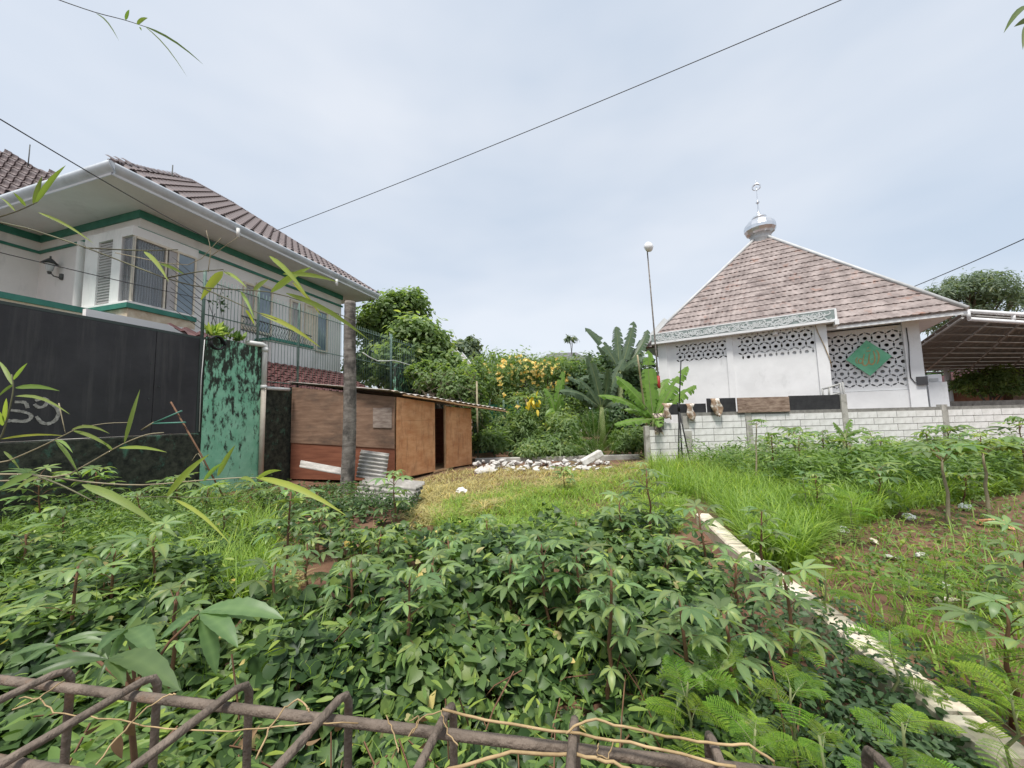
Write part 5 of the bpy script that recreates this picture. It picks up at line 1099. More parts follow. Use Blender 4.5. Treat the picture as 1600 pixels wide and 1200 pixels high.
for k in range(10):                       # thicket along the wall, nothing tells these apart
    px = 1200+k*42+rs.uniform(-8, 8); Y = rs.uniform(6.4, 10.2); top = at(px, rs.uniform(672, 700), Y); top.z = min(top.z, 1.45); base = Vector((top.x, top.y, -.02))
    plant('cassava_plant', 'cassava plant crowded in the thicket along the block wall', 'cassava', base, top, 12, .23, 900+k, 'cassava thicket along the block wall')
x, y = scatter(5200, -1, 1, 1.3, 5.0); x = x*1.3*y; k_ = vine_mask(x, y); x, y = x[k_], y[k_]; n = len(x)
grass('vine_grass', x, y, vine_h(x, y)+RNG.uniform(.0, .34, n)*n3(x*2, y*2), RNG.uniform(.005, .010, n), RNG.uniform(.1, .7, n), 'lf_grass', 'stray grass blades sticking out of the vines')
x, y = scatter(9000, -1, 1, .9, 5.0); x = x*1.35*y; k_ = vine_mask(x, y); x, y = x[k_], y[k_]; n = len(x); nrm = norm(RNG.normal(0, .5, (n, 3))+np.array([0, -.1, 1])); az = RNG.uniform(0, 6.28, n); yax = np.stack([np.cos(az), np.sin(az), RNG.uniform(-.4, .5, n)], 1)
tag(bulk_obj('mixed_weeds', bulk(*SLIM, np.stack([x, y, vine_h(x, y)+RNG.uniform(-.05, .16, n)], 1), yax, nrm, RNG.uniform(.03, .10, n), RNG.beta(2, 1.6, n)), 'lf_weed'), 'narrow-leaved weeds growing up through the vines', 'weeds', kind='stuff')
x, y = scatter(500, -1, 1, .9, 5.0); x = x*1.35*y; k_ = vine_mask(x, y); x, y = x[k_], y[k_]; n = len(x)
tag(bulk_obj('yellowed_leaves', bulk(*HEART, np.stack([x, y, vine_h(x, y)+RNG.uniform(-.03, .05, n)], 1), RNG.normal(0, 1, (n, 3)), norm(RNG.normal(0, .5, (n, 3))+np.array([0, -.2, 1])), RNG.uniform(.035, .065, n), RNG.random(n)), 'lf_straw'), 'scattered yellowed and dried vine leaves', 'leaves', kind='stuff')
# large near plant at the lower left, right behind the rebar
base = Vector((-.95, 1.0, 0)); t = thing('cassava_plant', 'big near cassava plant with broad leaves behind the rebar at lower left', 'cassava', base, 'cassava plants in the lot')
w = MB(); st = [base, base+Vector((.02, 0, .4)), at(205, 1130, .95), at(215, 1060, .93)]; w.tube(st, [.009, .008, .006, .005], 6); w.build('stem', m_['stem_red'], t)
for (cx, cy, Y, tips, wd) in ((312, 957, .98, ((250, 1000), (270, 978), (338, 1055), (372, 1012), (400, 970), (445, 968), (392, 948)), .23),
                          (198, 984, .96, ((150, 1020), (172, 1036), (222, 1034), (242, 1028), (252, 982), (175, 986), (225, 950)), .23),
                          (88, 1008, .93, ((10, 1030), (30, 1042), (98, 1030), (125, 1028), (172, 990), (95, 992), (168, 1004)), .22),
                          (168, 1030, .86, ((60, 1040), (35, 1062), (150, 1074), (195, 1072), (255, 1052), (282, 1080), (140, 1012)), .17)):
    c = at(cx, cy, Y); w = MB(); w.smooth = True; w.cur = 1; s0 = st[-1].lerp(st[-2], .3); w.tube([s0, (s0+c)/2+Z*.02, c], [.004, .0035, .003], 5, False); w.cur = 0
    NS = 19
    for i, (tx, ty) in enumerate(tips):
        e = at(tx, ty, Y-.05+.10*((i*37) % 5)/5-(.06 if ty > cy+30 else -.03)); d = e-c; L_ = d.length; dn = d.normalized(); view = (EYE-c).normalized(); upn = (Z*.8+view*.5).normalized(); s = dn.cross(upn).normalized(); up2 = s.cross(dn); rows = []
        for f in [q_/(NS-1) for q_ in range(NS)]:
            wf = float(np.interp(f, (0, .12, .3, .5, .7, .88, 1), (.1, .42, .86, 1, .82, .42, 0))); p = c+d*f+up2*L_*.10*math.sin(math.pi*f); ww = wd*L_*.5*wf*(1+.05*math.sin(f*40+i)); rows.append([p-s*ww+up2*ww*(.3+.08*math.sin(f*55+i)), p-s*ww*.5+up2*ww*.06, p, p+s*ww*.5+up2*ww*.06, p+s*ww+up2*ww*.3])
        w.grid(rows)
    o = w.build('leaf', [m_['lf_cassava'], m_['stem_red']], t); vals = np.full(len(o.data.vertices), .45); nb = len(vals)-5*NS*7
    for i in range(7):
        q_ = 5*NS; vals[nb+i*q_:nb+(i+1)*q_] = .1+.4*((i*29) % 7)/7+.10*(np.arange(q_)//5 % 3 == 0); vals[nb+i*q_+2:nb+(i+1)*q_:5] += .2
    a_ = o.data.attributes.new('rnd', 'FLOAT', 'POINT'); a_.data.foreach_set('value', vals.astype(np.float32))
# ---- papayas
PL = [cassava_leaf(11, 9, .55, 1.1, wd=.17, sp=2.5), cassava_leaf(12, 9, .8, 1.0, wd=.17, sp=2.5)]
for k, (px, py, Y, bx, by, nl, ls, lab) in enumerate(((1182, 662, 7.4, 1181, 765, 9, .13, 'thin young papaya with pale stem and small crown before the block wall'),
        (1472, 715, 4.7, 1486, 850, 13, .24, 'slender papaya with spreading crown on leaning stem at right'), (1535, 705, 5.0, 1546, 815, 12, .23, 'second slender papaya nearer the right edge'))):
    top = at(px, py, Y); b = onz(bx, by, 0); b = Vector((at(bx, by, Y).x, Y, 0)); plant('papaya_plant', lab, 'papaya', b, top, nl, ls, 400+k, None, PL, 'stem_tan', .019 if k else .016, .05, .9, .93, False)
# ============================================================ FERNY LEUCAENA SEEDLINGS
def frond(seed, pairs=8, npin=13, droop=.6):
    npin = 17
    rs = random.Random(seed); mb = MB(); mb.smooth = False; mb.cur = 1
    def path(f): a = droop*f*1.5; return Vector((f*.95*math.cos(a*.45), 0, .35*f-.6*droop*f*f))
    mb.tube([path(k/6) for k in range(7)], [.010, .009, .008, .007, .006, .005, .003], 3, False); mb.cur = 0
    for i in range(pairs):
        f = .22+.78*i/(pairs-1); p = path(f); L_ = .27*math.sin(math.pi*(.18+.72*f))+.05
        for s in (-1, 1):
            d = Vector((.45+.3*f, s*1.0, .12)).normalized(); q = d.cross(Z).normalized()
            for j in range(npin):
                g = (j+.6)/npin; c = p+d*L_*g-Z*.22*L_*g*g; ll = .048*(1-.35*abs(g-.45))
                for s2 in (-1, 1):
                    v = (q*s2*.9+d*.45).normalized(); wv = d*.0085; mb.poly([c-wv*.6, c+v*ll*.5-wv+Z*.004, c+v*ll-Z*.012, c+v*ll*.5+wv+Z*.004])
    me = mb.mesh('frond', [m_['lf_fern'], m_['stem_green']]); a = me.attributes.new('rnd', 'FLOAT', 'POINT'); vals = np.repeat(np.random.default_rng(seed).uniform(.1, .9, len(me.vertices)//4+1), 4)[:len(me.vertices)]; a.data.foreach_set('value', vals.astype(np.float32)); return me
FR = [frond(1, 9, 13, .8), frond(2, 8, 12, 1.2), frond(3, 10, 13, .55), frond(4, 7, 12, 1.6)]
FERN = [(1075, 1065, 1.55, 10, .24, 'bright ferny seedling left of the hooked rebar at lower right'), (1130, 1040, 1.7, 9, .24, 'ferny seedling with arching yellow-green tips before the beam'),
 (1235, 1075, 1.5, 11, .24, 'ferny seedling in front of the beam middle'), (1410, 1130, 1.2, 10, .22, 'ferny seedling at the bottom edge by the beam'),
 (1250, 1010, 1.9, 8, .22, 'ferny seedling just before the broken beam joint'), (1535, 1010, 1.8, 11, .30, 'large ferny seedling beyond the beam at lower right'), (1580, 1085, 1.5, 10, .24, 'ferny seedling at the lower right corner'),
 (1180, 1140, 1.25, 10, .2, 'ferny seedling at the bottom edge right of centre'), (1330, 780, 4.2, 8, .34, 'bright ferny seedling with one broad frond by the bare soil'), (1255, 745, 4.8, 8, .34, 'ferny seedling in the tall grass at right'),
 (1420, 905, 2.5, 9, .28, 'ferny seedling on the bare soil beyond the beam'), (1480, 880, 2.8, 9, .28, 'ferny seedling under the slender papaya'), (1290, 890, 2.6, 8, .26, 'ferny seedling at the beam joint on soil side'),
 (1390, 985, 1.9, 9, .25, 'ferny seedling arching over the beam from beyond'), (1280, 1150, 1.2, 9, .2, 'ferny seedling above the rightmost hooked bar')]
for k, (px, py, Y, nl, ls, lab) in enumerate(FERN):
    top = at(px, py, Y); b = Vector((top.x+random.uniform(-.05, .05), top.y+random.uniform(0, .1), 0.0)); top.z = max(top.z, .25)
    plant('leucaena_seedling', lab, 'seedling', b, top, nl+3, ls*.80, 600+k, 'ferny seedlings round the beam', FR, 'stem_green', .006, .05, .8, .30, False)
# ============================================================ TREES AND SHRUBS
def crown(blobs, leaf, tmpl=OVAL, dens=1.0, seed=0, droop=.0, clump=.40):
    rg = np.random.default_rng(seed); parts = []
    for (c, rad, n) in blobs:
        c = np.array(c); rad = np.array(rad if hasattr(rad, '__len__') else (rad,)*3); m = max(8, int(n/42)); d = norm(rg.normal(0, 1, (m, 3))); d[:, 2] = np.where(d[:, 2] < -.35, -d[:, 2]*.5, d[:, 2])
        cc = d*(rg.uniform(.55, 1.0, (m, 1))); idx = rg.integers(0, m, n); off = rg.normal(0, 1, (n, 3)); off = norm(off)*rg.random((n, 1))**.5*clump*rg.uniform(.6, 1.4, (m, 1))[idx]
        pos = c+(cc[idx]+off)*rad; nrm = norm(norm(off)*.5+cc[idx]*.5+rg.normal(0, .45, (n, 3))+np.array([0, 0, .55])); az = rg.normal(0, 1, (n, 3))+cc[idx]*.6+np.array([0, 0, -droop]); yax = az-nrm*(az*nrm).sum(1, keepdims=True)
        parts.append(bulk(*tmpl, pos, yax, nrm, leaf*rg.uniform(.65, 1.25, n), np.clip(rg.beta(2, 2.2, n)*.7+.3*rg.random(m)[idx], 0, 1)))
    return parts
def tree(name, lab, cat, blobs, leaf, mt, base, tmpl=OVAL, trunk_r=.12, seed=0, group=None, droop=0.2, bark='bark', clump=.40):
    t = thing(name, lab, cat, base, group); bulk_obj('crown', crown(blobs, leaf, tmpl, seed=seed, droop=droop, clump=clump), mt, t); w = MB(); b = Vector(base)
    cs = [Vector(x[0]) for x in blobs]; ctr = sum(cs, Vector())/len(cs); fork = b.lerp(ctr, .45); w.tube([b-Z*.1, b.lerp(fork, .5)+Vector((.05, 0, 0)), fork], [trunk_r*1.25, trunk_r, trunk_r*.8], 8)
    for c, (bc, br, bn) in zip(cs, blobs):
        r_ = br[0] if hasattr(br, '__len__') else br
        w.tube([fork, fork.lerp(c, .6)+Vector((0, 0, -.1)), c], [trunk_r*.6, trunk_r*.4, trunk_r*.18], 5)
        for k in range(4): e = c+Vector((math.cos(k*1.7+seed), math.sin(k*1.7+seed), .5))*r_*.6; w.tube([fork.lerp(c, .7), c.lerp(e, .5), e], [trunk_r*.3, trunk_r*.18, trunk_r*.06], 4)
    w.build('trunk', m_[bark], t); return t
def bl(px, py, Y, rx, rz, n, ry=None): # blob by pixel, radii in pixels
    k = Y/FPX; return (tuple(at(px, py, Y)), (rx*k, (ry or rx)*k, rz*k), n)
def gb(px, Y): p = at(px, 640, Y); return Vector((p.x, p.y, 0))
tree('broadleaf_tree', 'dark leafy tree rising behind the fence at the house end', 'tree', [bl(600, 500, 19, 40, 34, 2600), bl(632, 482, 19.5, 34, 26, 2200), bl(580, 525, 19, 25, 40, 1200), bl(650, 470, 20, 18, 14, 500), bl(625, 560, 19, 42, 44, 2200), bl(572, 575, 18.5, 30, 34, 1600), bl(600, 590, 18, 36, 30, 1600)], .26, 'lf_tree', gb(605, 19.3), seed=1, trunk_r=.2, clump=.52)
tree('broadleaf_tree', 'paler green round-topped tree behind the fence post', 'tree', [bl(650, 525, 17, 38, 28, 3000), bl(676, 540, 17, 26, 26, 2000), bl(640, 565, 17, 46, 34, 2400), bl(694, 578, 17, 34, 28, 1800), bl(668, 600, 16.5, 50, 26, 1800)], .28, 'lf_tree_pale', gb(655, 17), seed=2, trunk_r=.16, clump=.52)
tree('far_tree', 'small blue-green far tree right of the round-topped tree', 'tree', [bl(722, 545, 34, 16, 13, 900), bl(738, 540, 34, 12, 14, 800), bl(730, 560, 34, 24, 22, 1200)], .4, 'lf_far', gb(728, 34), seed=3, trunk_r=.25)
tree('vine_thicket', 'tangled vine thicket over the fence above the shack roof', 'shrub', [bl(690, 600, 14.5, 40, 28, 2000), bl(722, 610, 14, 30, 34, 2000), bl(660, 580, 14.8, 26, 16, 900), bl(738, 645, 14, 26, 34, 1500), bl(745, 600, 15.5, 30, 40, 1500)], .17, 'lf_tree', gb(700, 14.2), seed=4, trunk_r=.05)
w = MB(); rs = random.Random(9)
for k in range(70):
    a = at(rs.uniform(655, 745), rs.uniform(575, 640), rs.uniform(13.2, 14.2)); w.tube([a, a+Vector((rs.uniform(-.6, .6), rs.uniform(-.2, .2), rs.uniform(-.6, .1))), a+Vector((rs.uniform(-1, 1), 0, rs.uniform(-1.5, -.3)))], .008, 4, False)
tag(w.build('dry_vines', m_['bark']), 'bare brown dry vine stems hanging over the fence by the shack', 'vines', kind='stuff')
fl_t = tree('flowering_shrub', 'big shrub with yellow trumpet flowers behind the rubble', 'shrub', [bl(765, 605, 17, 40, 44, 3200), bl(815, 585, 17.5, 40, 32, 2800), bl(865, 590, 18, 40, 32, 2600), bl(800, 640, 16.5, 40, 36, 1800), bl(850, 645, 17, 50, 36, 2000), bl(910, 600, 19, 40, 36, 2200), bl(790, 670, 16, 60, 34, 2400), bl(880, 660, 16.5, 60, 40, 2400)], .20, 'lf_tree', gb(820, 17.2), SLIM, .08, 5, None, .5)
rg = np.random.default_rng(5); nfl = 170; fpos = []
for k in range(nfl):
    c = rg.choice(6, p=[.2, .3, .28, .06, .06, .1]); px, py, Y, rx, rz = ((770, 596, 17, 30, 32), (815, 578, 17.5, 38, 26), (862, 585, 18, 36, 26), (800, 635, 16.5, 36, 30), (850, 640, 17, 40, 30), (900, 595, 19, 28, 24))[c]; a = rg.uniform(0, 6.28); f = rg.random()**.5
    fpos.append(at(px+rx*f*math.cos(a), py+rz*f*math.sin(a), Y-rx*Y/FPX*(.9*math.sqrt(max(0, 1-f*f))+.08)))
fpos = np.array(fpos); pp = []
for k in range(5):
    az = rg.uniform(0, 6.28, nfl); pp.append(bulk(*OVAL, fpos, np.stack([np.cos(az+k*1.25), -np.abs(np.sin(az))*.4, np.sin(az+k*1.25)], 1), np.tile(np.array([0., -1, .4]), (nfl, 1))+rg.normal(0, .3, (nfl, 3)), rg.uniform(.07, .14, nfl), rg.random(nfl), 1.4))
tag(bulk_obj('flowers', pp, 'flower', fl_t), kind='stuff')
tree('dark_hedge', 'dark evergreen thicket between yellow shrub and bananas', 'shrub', [bl(905, 620, 18.5, 46, 50, 3000), bl(955, 595, 19.5, 46, 46, 3200), bl(1000, 620, 19.5, 36, 60, 2200), bl(930, 665, 17.5, 50, 40, 2000), bl(985, 660, 17.5, 42, 50, 2000), bl(870, 660, 18, 34, 40, 1400)], .24, 'lf_dark', gb(945, 18.5), seed=6, trunk_r=.12)
for k, (px, py, Y, rx, rz, lab) in enumerate(((818, 672, 13.6, 24, 40, 'leafy shrub column left of the coconut seedling'), (880, 675, 13.4, 28, 38, 'dense shrub with layered leaves beside the coconut seedling'), (770, 690, 13.2, 30, 22, 'low shrub just right of the shack corner'), (845, 700, 12.9, 40, 20, 'low shrub behind the middle of the rubble'),
        (985, 690, 13.4, 30, 30, 'low shrub right of the coconut seedling by the wall end'), (905, 705, 12.9, 32, 16, 'low weedy shrub at the coconut seedling foot'))):
    tree('leafy_shrub', lab, 'shrub', [bl(px, py, Y, rx, rz, 1500), bl(px+rx*.4, py+rz*.3, Y-.2, rx*.7, rz*.6, 700), bl(px-rx*.5, py+rz*.35, Y-.2, rx*.6, rz*.55, 600)], .20, ('lf_tree', 'lf_tree_pale')[k % 2], gb(px, Y), SLIM, .04, 20+k, 'shrubs behind the rubble', .6)
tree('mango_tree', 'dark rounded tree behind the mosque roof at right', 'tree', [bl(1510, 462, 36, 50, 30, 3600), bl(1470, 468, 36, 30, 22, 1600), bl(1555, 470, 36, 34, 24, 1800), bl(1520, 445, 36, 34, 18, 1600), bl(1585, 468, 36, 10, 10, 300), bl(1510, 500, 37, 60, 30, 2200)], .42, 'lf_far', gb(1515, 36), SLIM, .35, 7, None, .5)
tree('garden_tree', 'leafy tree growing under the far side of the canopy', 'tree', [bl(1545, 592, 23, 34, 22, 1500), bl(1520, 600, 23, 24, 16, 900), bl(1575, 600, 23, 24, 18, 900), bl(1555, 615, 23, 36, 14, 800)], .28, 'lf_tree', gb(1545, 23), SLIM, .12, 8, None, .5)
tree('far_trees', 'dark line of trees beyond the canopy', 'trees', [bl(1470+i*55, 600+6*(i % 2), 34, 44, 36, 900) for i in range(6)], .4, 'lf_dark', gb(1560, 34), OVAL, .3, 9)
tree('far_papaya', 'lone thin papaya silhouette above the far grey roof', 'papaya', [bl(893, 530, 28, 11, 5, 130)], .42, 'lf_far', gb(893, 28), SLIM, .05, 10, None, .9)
for k in range(8):                         # hazy line of trees closing the view behind the shrubs
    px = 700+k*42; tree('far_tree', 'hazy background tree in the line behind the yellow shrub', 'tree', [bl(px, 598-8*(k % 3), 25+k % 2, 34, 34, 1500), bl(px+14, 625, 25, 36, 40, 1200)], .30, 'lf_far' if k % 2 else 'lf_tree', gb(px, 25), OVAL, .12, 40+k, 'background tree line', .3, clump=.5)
# far buildings
t = thing('far_house', 'far house with dark hipped roof behind the yellow shrub', 'house', gb(875, 32)); a = at(830, 566, 30); b = at(925, 566, 30); w = MB()
w.hexa([Vector((x, y, z)) for z in (0, a.z) for x, y in ((a.x+.6, 30.5), (b.x-.6, 30.5), (b.x-.6, 36), (a.x+.6, 36))]); w.build('wall', m_['house_wall'], t)
r1 = at(862, 551, 33); r2 = at(900, 551, 33); w = MB(); q = [Vector((a.x, 30, a.z)), Vector((b.x, 30, a.z)), Vector((b.x, 36.5, a.z)), Vector((a.x, 36.5, a.z))]; r1.z = r2.z = (r1.z+r2.z)/2
w.poly([q[0], q[1], r2, r1]); w.poly([q[1], q[2], r2]); w.poly([q[2], q[3], r1, r2]); w.poly([q[3], q[0], r1]); w.build('roof', m_['slate'], t)
t = thing('far_shed', 'pale metal shed roof seen beyond the fence vines', 'shed', gb(720, 24)); w = MB(); q = [at(693, 540, 24), at(722, 552, 24), at(738, 572, 21), at(705, 560, 21)]; q2 = [p-Z*.1 for p in q]; w.hexa(q2+q); w.build('roof', m_['asbestos'], t)
for k in range(5):
    w = MB(); a_ = q[0].lerp(q[1], k/4); b_ = q[3].lerp(q[2], k/4); w.tube([a_+Z*.05, b_+Z*.05], .04, 4); w.build('roof_rib', m_['cap_grey'], t)
for p in q: w = MB(); w.tube([Vector((p.x, p.y, 0)), p-Z*.05], .06, 6); w.build('post', m_['iron'], t)
t = thing('green_fence', 'green netting fence with posts right of the shack', 'fence', gb(790, 16)); a = at(742, 660, 15.5); b = at(852, 660, 16.5)
for k in range(5):
    p = a.lerp(b, k/5); q = a.lerp(b, (k+.97)/5); w = MB(); P = [[Vector((p.x+(q.x-p.x)*i/6, p.y+(q.y-p.y)*i/6+.04*math.sin(i*2.1+j), (at(790, 632, 16).z)*j/4)) for i in range(7)] for j in range(5)]; w.grid(P); w.build('net_panel', m_['green_net'], t)
    w = MB(); w.tube([Vector((p.x, p.y-.05, 0)), Vector((p.x, p.y-.05, at(790, 625, 16).z))], .05, 6); w.build('post', m_['iron_green'], t)
w = MB(); p = at(745, 600, 13.0); w.tube([Vector((p.x, p.y, 0)), p+Z*.1], .035, 6); tag(w.build('wooden_stake', m_['stem_tan']), 'pale upright stake at the shack roof tip', 'stake')
# ---- bananas
def banana_leaf(parent, c, mid, tip, wd, mt, seed, tear=.6, face=None):
    rs = random.Random(seed); n = 18; w = MB(); w.smooth = True; w.cur = 1; P = [c*(1-f)**2+mid*2*f*(1-f)+tip*f*f for f in [k/n for k in range(n+1)]]; w.tube(P, [max(.004, .022*(1-.85*k/n)) for k in range(n+1)], 4, False); w.cur = 0; nb = len(w.v)
    view = (face or (EYE-mid)).normalized()
    prev = None
    for k in range(1, n):
        f0, f1 = k/n, (k+1)/n; d = (P[k+1]-P[k]).normalized(); s = d.cross((Z*.9+view*.7).normalized()).normalized(); u = s.cross(d)
        def ww(f): return wd*min(1, (f-.03)*7)*math.sqrt(max(0, 1-((f-.45)/.56)**2)) if f < 1 else 0
        for sg in (-1, 1):
            if rs.random() < .04: continue
            torn = rs.random() < tear; dd = rs.uniform(.25, .7) if torn else .12; g = .82 if torn else 1.0
            a, b = P[k], P[k].lerp(P[k+1], 1.0); w0, w1 = ww(f0), ww(f1)*g
            m0 = a+s*sg*w0*.55+u*w0*.12; m1 = b+s*sg*w1*.55+u*w1*.12; e0_ = a+s*sg*w0*.95-u*w0*dd+d*.02*rs.random(); e1_ = b+s*sg*w1*.95-u*w1*dd
            w.poly([a, b, m1, m0] if sg > 0 else [a, m0, m1, b]); w.poly([m0, m1, e1_, e0_] if sg > 0 else [m0, e0_, e1_, m1])
    o = w.build('leaf', [m_[mt], m_['stem_green']], parent); vals = np.full(len(o.data.vertices), .5); vals[nb:] = np.repeat(np.random.default_rng(seed).uniform(.2, .8, (len(vals)-nb)//4+1), 4)[:len(vals)-nb]*.5+.25; a_ = o.data.attributes.new('rnd', 'FLOAT', 'POINT'); a_.data.foreach_set('value', vals.astype(np.float32))
def banana(lab, cx, cy, Y, tips, mt, seed, r=.10):
    c = at(cx, cy, Y); t = thing('banana_plant', lab, 'banana plant', Vector((c.x, c.y, 0)), 'banana plants'); w = MB(); w.tube([Vector((c.x, c.y, -.05)), Vector((c.x, c.y, c.z*.5)), c+Z*.1], [r*1.3, r*1.1, r*.7], 9); w.build('trunk', m_['stem_green'], t)
    for k, (mx_, my_, tx, ty, dy, wd) in enumerate(tips): banana_leaf(t, c, at(mx_, my_, Y+dy*.6), at(tx, ty, Y+dy), wd*(.82 if 'dark' in mt else 1)*Y/FPX, mt, seed*20+k)
    return t
banana('bright green banana plant at the end of the block wall', 1022, 655, 11.9, ((1012, 600, 1013, 547, .2, 13), (1000, 615, 962, 588, -.3, 14), (985, 620, 934, 618, -.4, 9), (990, 655, 960, 664, -.7, 9), (1045, 610, 1075, 572, -.2, 12), (1055, 622, 1088, 602, -.5, 11), (1030, 640, 1030, 668, -1.0, 9), (1030, 600, 1046, 592, .7, 12), (1005, 640, 975, 640, .4, 8)), 'lf_banana', 1)
banana('tall dark banana plant with tattered leaves left of the mosque', 968, 585, 17, ((955, 540, 914, 512, .3, 13), (965, 530, 963, 510, .5, 12), (985, 530, 990, 502, .3, 12), (1005, 545, 1012, 515, .4, 12), (960, 560, 932, 540, -1.2, 12), (985, 560, 1010, 560, -1.0, 13), (950, 580, 905, 592, -1.2, 11)), 'lf_banana_dark', 2, .14)
banana('low dark banana plant with spreading leaves before the thicket', 940, 640, 15, ((915, 590, 886, 590, -.6, 12), (905, 605, 874, 612, -1.0, 12), (930, 580, 918, 555, -.3, 12), (960, 590, 975, 560, .2, 13), (950, 600, 950, 575, -.8, 10), (900, 620, 880, 600, -.4, 9), (975, 615, 1000, 640, -.6, 10)), 'lf_banana_dark', 3, .12)
banana('small pale young banana plant behind the layered shrub', 870, 650, 14.5, ((872, 610, 880, 580, 0, 8), (866, 630, 852, 650, -.3, 7), (872, 625, 880, 618, -.4, 9), (862, 620, 850, 606, .1, 6)), 'lf_banana', 4, .05)
banana('yellow-green young banana plant by the wall column at right', 1320, 685, 7.8, ((1312, 672, 1302, 660, 0, 5), (1325, 668, 1330, 655, 0, 5), (1335, 672, 1350, 672, -.2, 5), (1310, 680, 1296, 684, -.2, 5), (1340, 665, 1362, 680, -.3, 4)), 'lf_banana', 5, .04)
# ---- yellowing papaya
c = at(822, 622, 14.2); t = plant('papaya_plant', 'papaya with yellowing leaves in front of the yellow shrub', 'papaya', Vector((c.x, c.y, 0)), c, 12, .42, 777, None, PL, 'stem_tan', .05, .05, .7, .9, False)
rg = np.random.default_rng(8); n = 24; q = np.array(at(831, 628, 13.6)); pos = q+rg.normal(0, .12, (n, 3)); tag(bulk_obj('yellow_leaves', bulk(*SLIM, pos, rg.normal(0, 1, (n, 3))+np.array([0, 0, -1.2]), np.tile(np.array([0., -1, .5]), (n, 1))+rg.normal(0, .4, (n, 3)), rg.uniform(.2, .34, n), rg.random(n), 1.6), 'lf_yellow', t), kind='stuff')
# ---- coconut seedling
c = at(932, 716, 12.35); t = thing('coconut_seedling', 'young coconut palm with upright feathery fronds behind the rubble', 'palm', Vector((c.x, c.y, 0)))
for k, (tx, ty, dy) in enumerate(((925, 640, .1), (905, 652, -.2), (948, 642, .2), (893, 672, -.4), (962, 662, -.3), (915, 640, .5), (968, 690, -.4), (884, 694, -.6), (938, 636, -.1))):
    e = at(tx, ty-4, 12.3+dy*.6); md_ = (c+e)/2+Z*.15; n = 26; P = [c*(1-f)**2+md_*2*f*(1-f)+e*f*f for f in [i/n for i in range(n+1)]]; w = MB(); w.cur = 1; w.tube(P, [.016*(1-.8*i/n) for i in range(n+1)], 4, False); w.cur = 0
    for i in range(4, n):
        d = (P[i+1]-P[i]).normalized(); s = d.cross(Vector((0, -1, .3))).normalized(); l = .36*math.sin(math.pi*(.15+.8*i/n))
        for sg in (-1, 1): v = (s*sg+d*1.1).normalized(); w.poly([P[i]-d*.010, P[i]+v*l*.5+d*.012-Z*.02, P[i]+v*l-Z*.08*l, P[i]+v*l*.5-d*.012-Z*.02])
    w.build('frond', [m_['lf_fern'], m_['stem_green']], t)
# ---- weeds on top of the green pier
for k, (px, py, n, s, lab) in enumerate(((334, 520, 46, .22, 'tuft of spiky pale weeds on the left of the pier top'), (350, 520, 60, .16, 'bushy weed tuft on the middle of the pier top'), (372, 527, 50, .13, 'small-leaved weed tuft on the right of the pier top'))):
    c = onG(px, py+6, -.02); t = thing('pier_weed', lab, 'weed', c, 'weeds on the pier'); rg = np.random.default_rng(60+k); p = np.array(c)+np.stack([rg.normal(0, .06, n), rg.normal(0, .06, n), rg.uniform(0, .12, n)], 1)
    bulk_obj('leaves', bulk(*(SLIM if k < 2 else OVAL), p, rg.normal(0, .6, (n, 3))+np.array([0, 0, .8]), rg.normal(0, 1, (n, 3))+np.array([0, -1., .3]), s*rg.uniform(.6, 1.3, n), rg.random(n)), 'lf_weed' if k else 'lf_grass', t)
    w = MB(); w.tube([c-Z*.05, c+Z*.12], .01, 4); w.build('stem', m_['stem_tan'], t)
t = thing('pier_weed', 'tall wiry dark weed behind the bars on the pier top', 'weed', onG(345, 530, -.1), 'weeds on the pier')
for k, pts in enumerate((((345, 528), (335, 500), (325, 470)), ((348, 528), (347, 495), (342, 465), (350, 445)), ((338, 528), (330, 505), (336, 490)))):
    w = MB(); w.tube([onG(x, y, -.1) for x, y in pts], .007, 4); w.build('stem', m_['iron'], t)
rg = np.random.default_rng(3); n = 46; pos = np.array([onG(rg.normal(346, 7), rg.normal(476, 8), -.1) for _ in range(n)]); bulk_obj('leaves', bulk(*OVAL, pos, rg.normal(0, 1, (n, 3)), rg.normal(0, 1, (n, 3)), rg.uniform(.04, .09, n), rg.random(n)*.4), 'lf_dark', t)
# ============================================================ BAMBOO SPRAY at the left, close to the camera
bb = Vector((-2.1, 1.05, 0)); bam = thing('bamboo', 'bamboo sprays with long narrow leaves reaching in from the left', 'bamboo', bb)
w = MB(); w.tube([bb-Z*.1, bb+Z*1.2+Vector((.02, 0, 0)), bb+Z*2.4+Vector((.06, .05, 0)), bb+Vector((.16, .1, 3.6))], [.03, .028, .022, .012], 8); w.build('culm', m_['stem_green'], bam)
def twig(pts, Y0, Y1=None, r=.0035, mt='twig', root=False):
    r *= .72
    n = len(pts); Y1 = Y1 or Y0; P = [at(x, y, Y0+(Y1-Y0)*i/max(n-1, 1)) for i, (x, y) in enumerate(pts)]
    if root: z = P[0].z; P = [bb+Vector((.05*z/2, .03*z, max(.3, min(z, 3.4))))]+P
    w = MB(); q = []
    for i in range(len(P)-1): q += [P[i].lerp(P[i+1], s/3) for s in range(3)]
    q.append(P[-1]); q = [q[0]]+[(q[i-1]+2*q[i]+q[i+1])/4 for i in range(1, len(q)-1)]+[q[-1]]; w.tube(q, [r*(1-.5*i/len(q)) for i in range(len(q))], 5); w.build('branch', m_[mt], bam)
